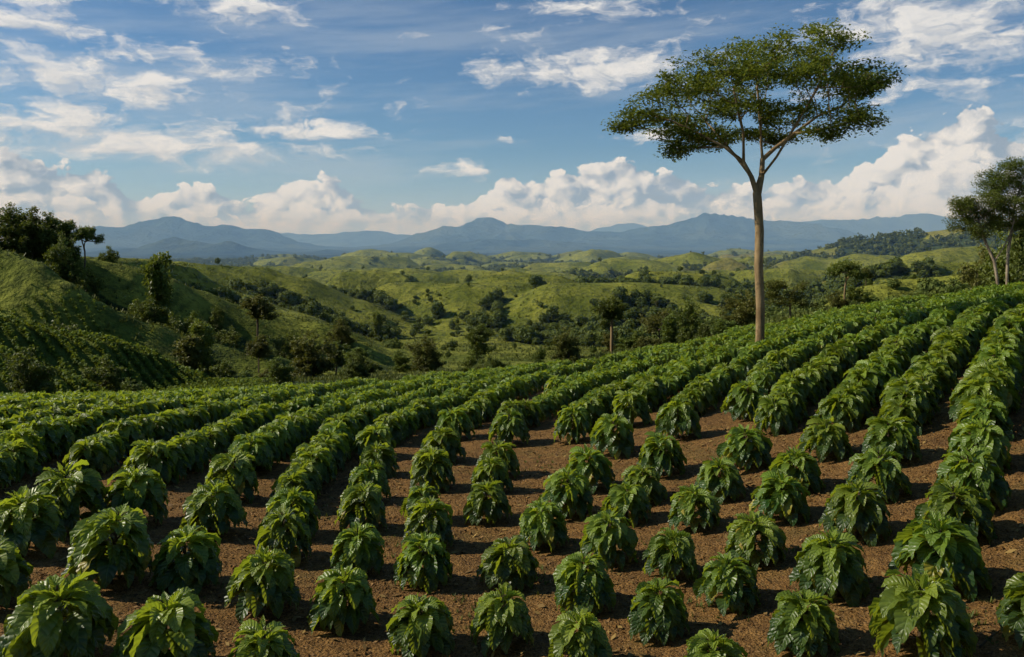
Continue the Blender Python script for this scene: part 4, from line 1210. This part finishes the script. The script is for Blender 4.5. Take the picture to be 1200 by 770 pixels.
def mass(name, xs, ys, zs, sizes, nc, mat, label, cat, seed, nvar=10, var=.12, smin=.10, smax=.24):
    g = np.random.default_rng(seed)
    protos = [clump_tree(nc, g, smin, smax) for _ in range(nvar)]
    pick = g.integers(0, nvar, len(xs)); Vs, Ts = [], []
    for v in range(nvar):
        m = pick == v; k = m.sum()
        if not k: continue
        V, t = protos[v]
        a = g.uniform(0, 6.28, k); ca, sa = np.cos(a)[:, None], np.sin(a)[:, None]
        sx = (sizes[m] * g.uniform(.85, 1.25, k))[:, None]; sz = (sizes[m] * g.uniform(.8, 1.2, k))[:, None]
        W = np.stack([(V[None, :, 0] * ca - V[None, :, 1] * sa) * sx + xs[m][:, None], (V[None, :, 0] * sa + V[None, :, 1] * ca) * sx + ys[m][:, None], V[None, :, 2] * sz + zs[m][:, None]], -1)
        Vs.append(W.reshape(-1, 3)); Ts.append(np.clip(t[None] + g.normal(0, var, (k, 1)), 0, 1).ravel())
    V = np.concatenate(Vs)
    o = link(name, make_mesh(name, V, np.arange(len(V)).reshape(-1, 4), mat, tint=np.concatenate(Ts), smooth=False))
    return tag(o, label, cat, kind='stuff')

g = np.random.default_rng(404)
N = 150000
r = np.exp(g.uniform(math.log(240), math.log(3000), N)); az = g.uniform(-.70, .70, N)
x = r * np.sin(az); y = r * np.cos(az)
z, hill, _ = terrain(x, y, True)
fo = forestness(x, y, hill, r, z)
dens = np.clip(r / 900, .3, 1.0)
keep = g.uniform(0, 1, N) < np.where(fo > .5, .55, .016 + fo * .3) * dens
x, y, z, r, fo = x[keep], y[keep], z[keep], r[keep], fo[keep]
size = np.where(fo > .5, g.uniform(4.0, 8.5, len(x)), g.uniform(2, 5, len(x))) * np.interp(r, [240, 900, 3000], [.85, 1.15, 1.6])
near = r < 800; close = r < 470; mid = near & ~close
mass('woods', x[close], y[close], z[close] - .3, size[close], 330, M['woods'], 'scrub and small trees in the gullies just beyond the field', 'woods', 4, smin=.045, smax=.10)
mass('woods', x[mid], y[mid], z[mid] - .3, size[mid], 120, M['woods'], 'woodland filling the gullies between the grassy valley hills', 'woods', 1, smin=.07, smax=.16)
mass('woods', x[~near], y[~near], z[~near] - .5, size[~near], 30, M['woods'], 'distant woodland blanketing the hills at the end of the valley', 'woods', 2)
print('WOODS', near.sum(), (~near).sum())

# --- planted slopes on the spurs to the west, in contour rows
g = np.random.default_rng(505)
xs, ys = [], []
for yy in np.arange(46, 165, 0.25):
    pass
N = 60000
r = np.sqrt(g.uniform(52 ** 2, 158 ** 2, N)); az = g.uniform(-.72, -.26, N)
x = r * np.sin(az); y = r * np.cos(az)
z, hill, rr_ = terrain(x, y, True)
# snap to contour rows every 1.5 m along the slope
u = x * .55 + y * .83
row = np.round(u / 1.5) * 1.5; du = row - u + g.normal(0, .12, N)
x = x + du * .55; y = y + du * .83
cm = crop_mask(x, y, np.hypot(x, y))
keep = g.uniform(0, 1, N) < cm * .75
keep &= np.hypot(x, y) > 60
x, y = x[keep], y[keep]; z = terrain(x, y)
mass('hillside_crop', x, y, z - .05, g.uniform(.5, .85, len(x)), 14, M['crop'], 'dark green crop planted in contour rows on the left spurs', 'crop', 3)
print('CROP', len(x))

# --- rough grass and scrub over the nearer hills
N = 60000
r = np.exp(g.uniform(math.log(78), math.log(620), N)); az = g.uniform(-.72, .72, N)
x = r * np.sin(az); y = r * np.cos(az)
cl = fbm(x / 14, y / 14, 606, 3)
keep = (crop_mask(x, y, r) < .3) & (g.uniform(0, 1, N) < sstep(.40, .62, cl) * .9 + .12)
x, y, r = x[keep], y[keep], r[keep]; z = terrain(x, y)
V, Fq = tufts(len(x), x[:, None] * [1, 0] + y[:, None] * [0, 1], z - .05, g.uniform(.35, .9, len(x)) * np.interp(r, [80, 600], [.8, 1.7]), g, 7)
o = link('rough_grass', make_mesh('rough_grass', V, Fq, M['grassy'], tint=np.repeat(np.clip(g.normal(.45, .25, len(V) // 4), 0, 1), 4), smooth=False))
tag(o, 'rough grass and low scrub covering the open hillsides', 'grass', kind='stuff')

# ------------------------------------------------------------------ haze over the valley
hz = bpy.data.meshes.new('haze')
hx0, hx1, hy0, hy1, hz0, hz1 = -16000, 16000, 260, 17500, -300, 420
vv = [(a, b, c) for a in (hx0, hx1) for b in (hy0, hy1) for c in (hz0, hz1)]
ff = [(0, 1, 3, 2), (4, 6, 7, 5), (0, 4, 5, 1), (2, 3, 7, 6), (0, 2, 6, 4), (1, 5, 7, 3)]
hz.from_pydata(vv, [], ff); hz.update()
m, nt, out = new_mat('valley_haze')
vs = nt.nodes.new('ShaderNodeVolumeScatter')
vs.inputs['Color'].default_value = (0.32, 0.60, 1.0, 1); vs.inputs['Density'].default_value = 1 / 8000.0; vs.inputs['Anisotropy'].default_value = 0.0
nt.links.new(vs.outputs[0], out.inputs['Volume'])
hz.materials.append(m)
ho = link('haze', hz); tag(ho, 'thin blue haze lying over the valley before the mountains', 'haze', kind='stuff')

# ------------------------------------------------------------------ sun, sky and clouds
SUN_AZ, SUN_EL = math.radians(-87), math.radians(34)      # bearing from +Y towards +X, height
sd = Vector((math.sin(SUN_AZ) * math.cos(SUN_EL), math.cos(SUN_AZ) * math.cos(SUN_EL), math.sin(SUN_EL)))
sun = bpy.data.lights.new('sun', 'SUN'); sun.energy = 5.0; sun.angle = math.radians(0.53); sun.color = (1.0, 0.90, 0.74)
so = bpy.data.objects.new('sun', sun); C.objects.link(so)
so.rotation_euler = (-sd).to_track_quat('-Z', 'Y').to_euler(); so.location = sd * 60

W = bpy.data.worlds.new('World'); bpy.context.scene.world = W; W.use_nodes = True
nt = W.node_tree
for n_ in list(nt.nodes): nt.nodes.remove(n_)
out = nt.nodes.new('ShaderNodeOutputWorld'); bg = nt.nodes.new('ShaderNodeBackground')
nt.links.new(bg.outputs[0], out.inputs['Surface'])
STR = 0.085
bg.inputs['Strength'].default_value = STR
sky = nt.nodes.new('ShaderNodeTexSky'); sky.sky_type = 'NISHITA'; sky.sun_disc = False
sky.sun_elevation = SUN_EL; sky.sun_rotation = SUN_AZ; sky.altitude = 600; sky.air_density = 1.0; sky.dust_density = 0.6; sky.ozone_density = 2.0
tc = nt.nodes.new('ShaderNodeTexCoord'); sp = nt.nodes.new('ShaderNodeSeparateXYZ'); nt.links.new(tc.outputs['Generated'], sp.inputs[0])
dx, dy, dz = (NX(nt, sp.outputs[i]) for i in range(3))
AZ = dx._m('ARCTAN2', dy) * F                      # bearing and height of a sky direction, in photo pixels
EL = dz._m('ARCSINE') * F
def sky_at(px, py):
    a = math.atan((px - 600) / F)
    return a * F, math.atan((HZ - py) / F * math.cos(a)) * F

def ramp(nt, x, stops, x0, x1, scale):
    n = nt.nodes.new('ShaderNodeValToRGB'); cr = n.color_ramp; cr.interpolation = 'EASE'
    nt.links.new(((x - x0) / (x1 - x0)).s, n.inputs[0])
    stops = [((sx - x0) / (x1 - x0), v / scale) for sx, v in stops]
    cr.elements[0].position, cr.elements[0].color = stops[0][0], (stops[0][1],) * 3 + (1,)
    cr.elements[1].position, cr.elements[1].color = stops[-1][0], (stops[-1][1],) * 3 + (1,)
    for p, v in stops[1:-1]:
        e = cr.elements.new(p); e.color = (v, v, v, 1)
    return NX(nt, n.outputs[0]) * scale

TOPS = [(-120, 190), (0, 180), (40, 181), (65, 198), (130, 206), (165, 236), (230, 216), (290, 236), (335, 212), (390, 206), (430, 232), (490, 248), (545, 236), (600, 210),
        (690, 198), (735, 192), (775, 207), (830, 224), (885, 216), (930, 212), (980, 203), (1020, 190), (1060, 166), (1105, 138), (1150, 122), (1175, 150), (1200, 160), (1320, 150)]
tops = []
for (px, py) in TOPS:
    a, e = sky_at(px, py - 9); tops.append((a, e))

def noise2(u, v, detail=4.0, rough=0.5, dist=0.0):
    n = nt.nodes.new('ShaderNodeTexNoise'); n.noise_dimensions = '2D'
    nt.links.new(vec(nt, u, v), n.inputs['Vector'])
    n.inputs['Scale'].default_value = 1.0; n.inputs['Detail'].default_value = detail
    n.inputs['Roughness'].default_value = rough; n.inputs['Distortion'].default_value = dist
    return NX(nt, n.outputs[0])
def puffs(u, v, detail):
    vo = nt.nodes.new('ShaderNodeTexVoronoi'); vo.voronoi_dimensions = '2D'; vo.feature = 'F1'
    vo.inputs['Scale'].default_value = 1.0; vo.inputs['Detail'].default_value = detail; vo.inputs['Roughness'].default_value = 0.5
    nt.links.new(vec(nt, u, v), vo.inputs['Vector'])
    return 0.5 - NX(nt, vo.outputs['Distance'])

WARPU = (noise2(AZ / 34.0, EL / 26.0, 3, 0.55) - 0.5) * 26.0
WARPV = (noise2(AZ / 30.0 + 40.0, EL / 24.0, 3, 0.55) - 0.5) * 18.0
def bank(u, v, lift, seed, s1, k1, full):
    """heaped clouds: how deep inside the cloud a sky direction lies"""
    top = ramp(nt, u, tops, tops[0][0], tops[-1][0], 200.0) * lift
    big = noise2(u / s1 + seed, v / (s1 * 0.72), 7 if full else 4, 0.58)
    p1 = puffs((u + WARPU) / 36.0 + seed, (v + WARPV) / 27.0, 3.0 if full else 2.0)
    return (top - v) * (1 / 15.0) + (big - 0.5) * k1 + p1 * 1.7

# soft high cloud patches: column, row, half width, half height, weight
PATCH = [(275, 6, 80, 22, 1.0), (18, 20, 75, 28, .95), (95, 96, 140, 22, 1.0), (155, 106, 65, 22, .7), (40, 142, 180, 28, 1.0), (190, 172, 160, 21, 1.0), (385, 155, 90, 15, .9),
         (690, 80, 130, 25, 1.05), (640, 88, 60, 13, .5), (775, 55, 70, 16, .7), (705, 10, 110, 14, .8), (630, 45, 65, 18, .6), (1090, 38, 140, 48, 1.0), (1170, 12, 90, 34, .7), (1090, 100, 120, 18, .75),
         (762, 163, 38, 13, .95), (540, 200, 38, 14, 1.0), (600, 164, 13, 7, .8), (215, 72, 230, 34, .58), (340, 128, 200, 20, .52), (1040, 175, 60, 16, .5), (1192, 150, 26, 18, .8), (960, 10, 60, 12, .6), (855, 215, 30, 10, .5)]
w1 = noise2(AZ / 95.0, EL / 38.0, 4, 0.6); w2 = noise2(AZ / 70.0 + 9.0, EL / 30.0, 4, 0.55)
fib = noise2(AZ / 190.0 + EL / 120.0, EL / 15.0 - AZ / 160.0, 5, 0.6)
def patches(u, v, full):
    uu = u + (w1 - 0.5) * 100.0; vv = v + (w2 - 0.5) * 38.0
    uv = vec(nt, uu, vv); acc = None
    for (px, py, rx, ry, w) in PATCH:
        a, e = sky_at(px, py)
        n = nt.nodes.new('ShaderNodeVectorMath'); n.operation = 'MULTIPLY_ADD'
        nt.links.new(uv, n.inputs[0]); n.inputs[1].default_value = (1 / rx, 1 / ry, 0); n.inputs[2].default_value = (-a / rx, -e / ry, 0)
        l = nt.nodes.new('ShaderNodeVectorMath'); l.operation = 'LENGTH'; nt.links.new(n.outputs[0], l.inputs[0])
        m_ = nt.nodes.new('ShaderNodeMath'); m_.operation = 'MULTIPLY_ADD'
        nt.links.new(l.outputs['Value'], m_.inputs[0]); m_.inputs[1].default_value = -0.62 * w; m_.inputs[2].default_value = 1.12 * w
        b = NX(nt, m_.outputs[0])
        acc = b if acc is None else acc.max(b)
    fine = noise2(uu / 46.0, vv / 24.0, 7 if full else 3, 0.62, 0.2 if full else 0.0)
    return acc.max(-0.3) + (fine - 0.5) * 1.7 + (fib - 0.5) * 0.9 - 0.28

SX, SY = -12.0, 10.0
d1 = bank(AZ, EL, 1.0, 0.0, 70.0, 2.1, True); d1s = bank(AZ + SX, EL + SY, 1.0, 0.0, 70.0, 2.1, False)
d2 = bank(AZ, EL, 0.62, 5.3, 52.0, 2.6, True); d2s = bank(AZ + SX, EL + SY, 0.62, 5.3, 52.0, 2.6, False)
d3 = patches(AZ, EL, True); d3s = patches(AZ + SX * .8, EL + SY * .8, False)
veil = noise2(AZ / 420.0 + EL / 300.0, EL / 42.0 - AZ / 420.0, 5, 0.6)
k = 1 / STR
LIT = tuple(c * k for c in (0.86, 0.84, 0.81)); MID = tuple(c * k for c in (0.56, 0.585, 0.62)); SHD = tuple(c * k for c in (0.29, 0.365, 0.465))
HAZ = tuple(c * k for c in (0.53, 0.60, 0.67))
def shade(d, ds, gain, bias):
    l = (d - ds) * gain + bias
    c = mixc(nt, l.smooth(0.0, 0.5), SHD, MID)
    return mixc(nt, l.smooth(0.35, 0.95), c, LIT)
skym = nt.nodes.new('ShaderNodeVectorMath'); skym.operation = 'MULTIPLY'; nt.links.new(sky.outputs[0], skym.inputs[0]); skym.inputs[1].default_value = (0.60, 0.84, 1.04)
col = skym.outputs[0]
col = mixc(nt, veil.smooth(0.40, 0.72) * EL.smooth(20, 90) * EL.smooth(420, 200) * 0.30, col, tuple(c * k for c in (0.55, 0.60, 0.65)))
col = mixc(nt, EL.smooth(120, 0) * 0.50, col, HAZ)
al3 = d3.smooth(0.12, 0.85)
col = mixc(nt, al3 * 0.94, col, shade(d3, d3s, 0.55, 0.66))
al1 = d1.smooth(0.0, 0.26)
col = mixc(nt, al1 * 0.97, col, shade(d1, d1s, 0.60, 0.15))
al2 = d2.smooth(0.0, 0.30)
col = mixc(nt, al2 * 0.85, col, shade(d2, d2s, 0.55, 0.30))
col = mixc(nt, EL.smooth(46, 2) * 0.55, col, HAZ)
cool = nt.nodes.new('ShaderNodeVectorMath'); cool.operation = 'MULTIPLY'; nt.links.new(col, cool.inputs[0]); nt.links.new(mixc(nt, EL.smooth(110, 10), (1, 1, 1), (0.93, 1.0, 1.09)), cool.inputs[1])
col = cool.outputs[0]
# below the horizon the world is dark earth
col = mixc(nt, EL.smooth(-12, -40), col, tuple(c * k for c in (0.06, 0.07, 0.03)))
nt.links.new(col, bg.inputs['Color'])
W.cycles.sampling_method = 'NONE'

# ------------------------------------------------------------------ camera and render settings
cam = bpy.data.cameras.new('camera'); cam.lens = 28.0; cam.sensor_width = 36.0; cam.clip_start = 0.1; cam.clip_end = 60000
cam.shift_y = -(385 - HZ) / 1200.0
co = bpy.data.objects.new('camera', cam); C.objects.link(co)
co.location = (0, 0, 0); co.rotation_euler = (math.radians(90), 0, 0)
S = bpy.context.scene
S.camera = co
S.render.engine = 'CYCLES'
S.view_settings.view_transform = 'Standard'; S.view_settings.look = 'None'; S.view_settings.exposure = 0; S.view_settings.gamma = 1
cy = S.cycles
cy.max_bounces = 5; cy.diffuse_bounces = 2; cy.glossy_bounces = 2; cy.transmission_bounces = 3; cy.transparent_max_bounces = 4; cy.volume_bounces = 0
cy.use_denoising = True; cy.denoiser = 'OPENIMAGEDENOISE'
cy.sample_clamp_indirect = 4.0; cy.caustics_reflective = False; cy.caustics_refractive = False
cy.use_adaptive_sampling = True; cy.adaptive_threshold = 0.03; cy.adaptive_min_samples = 16
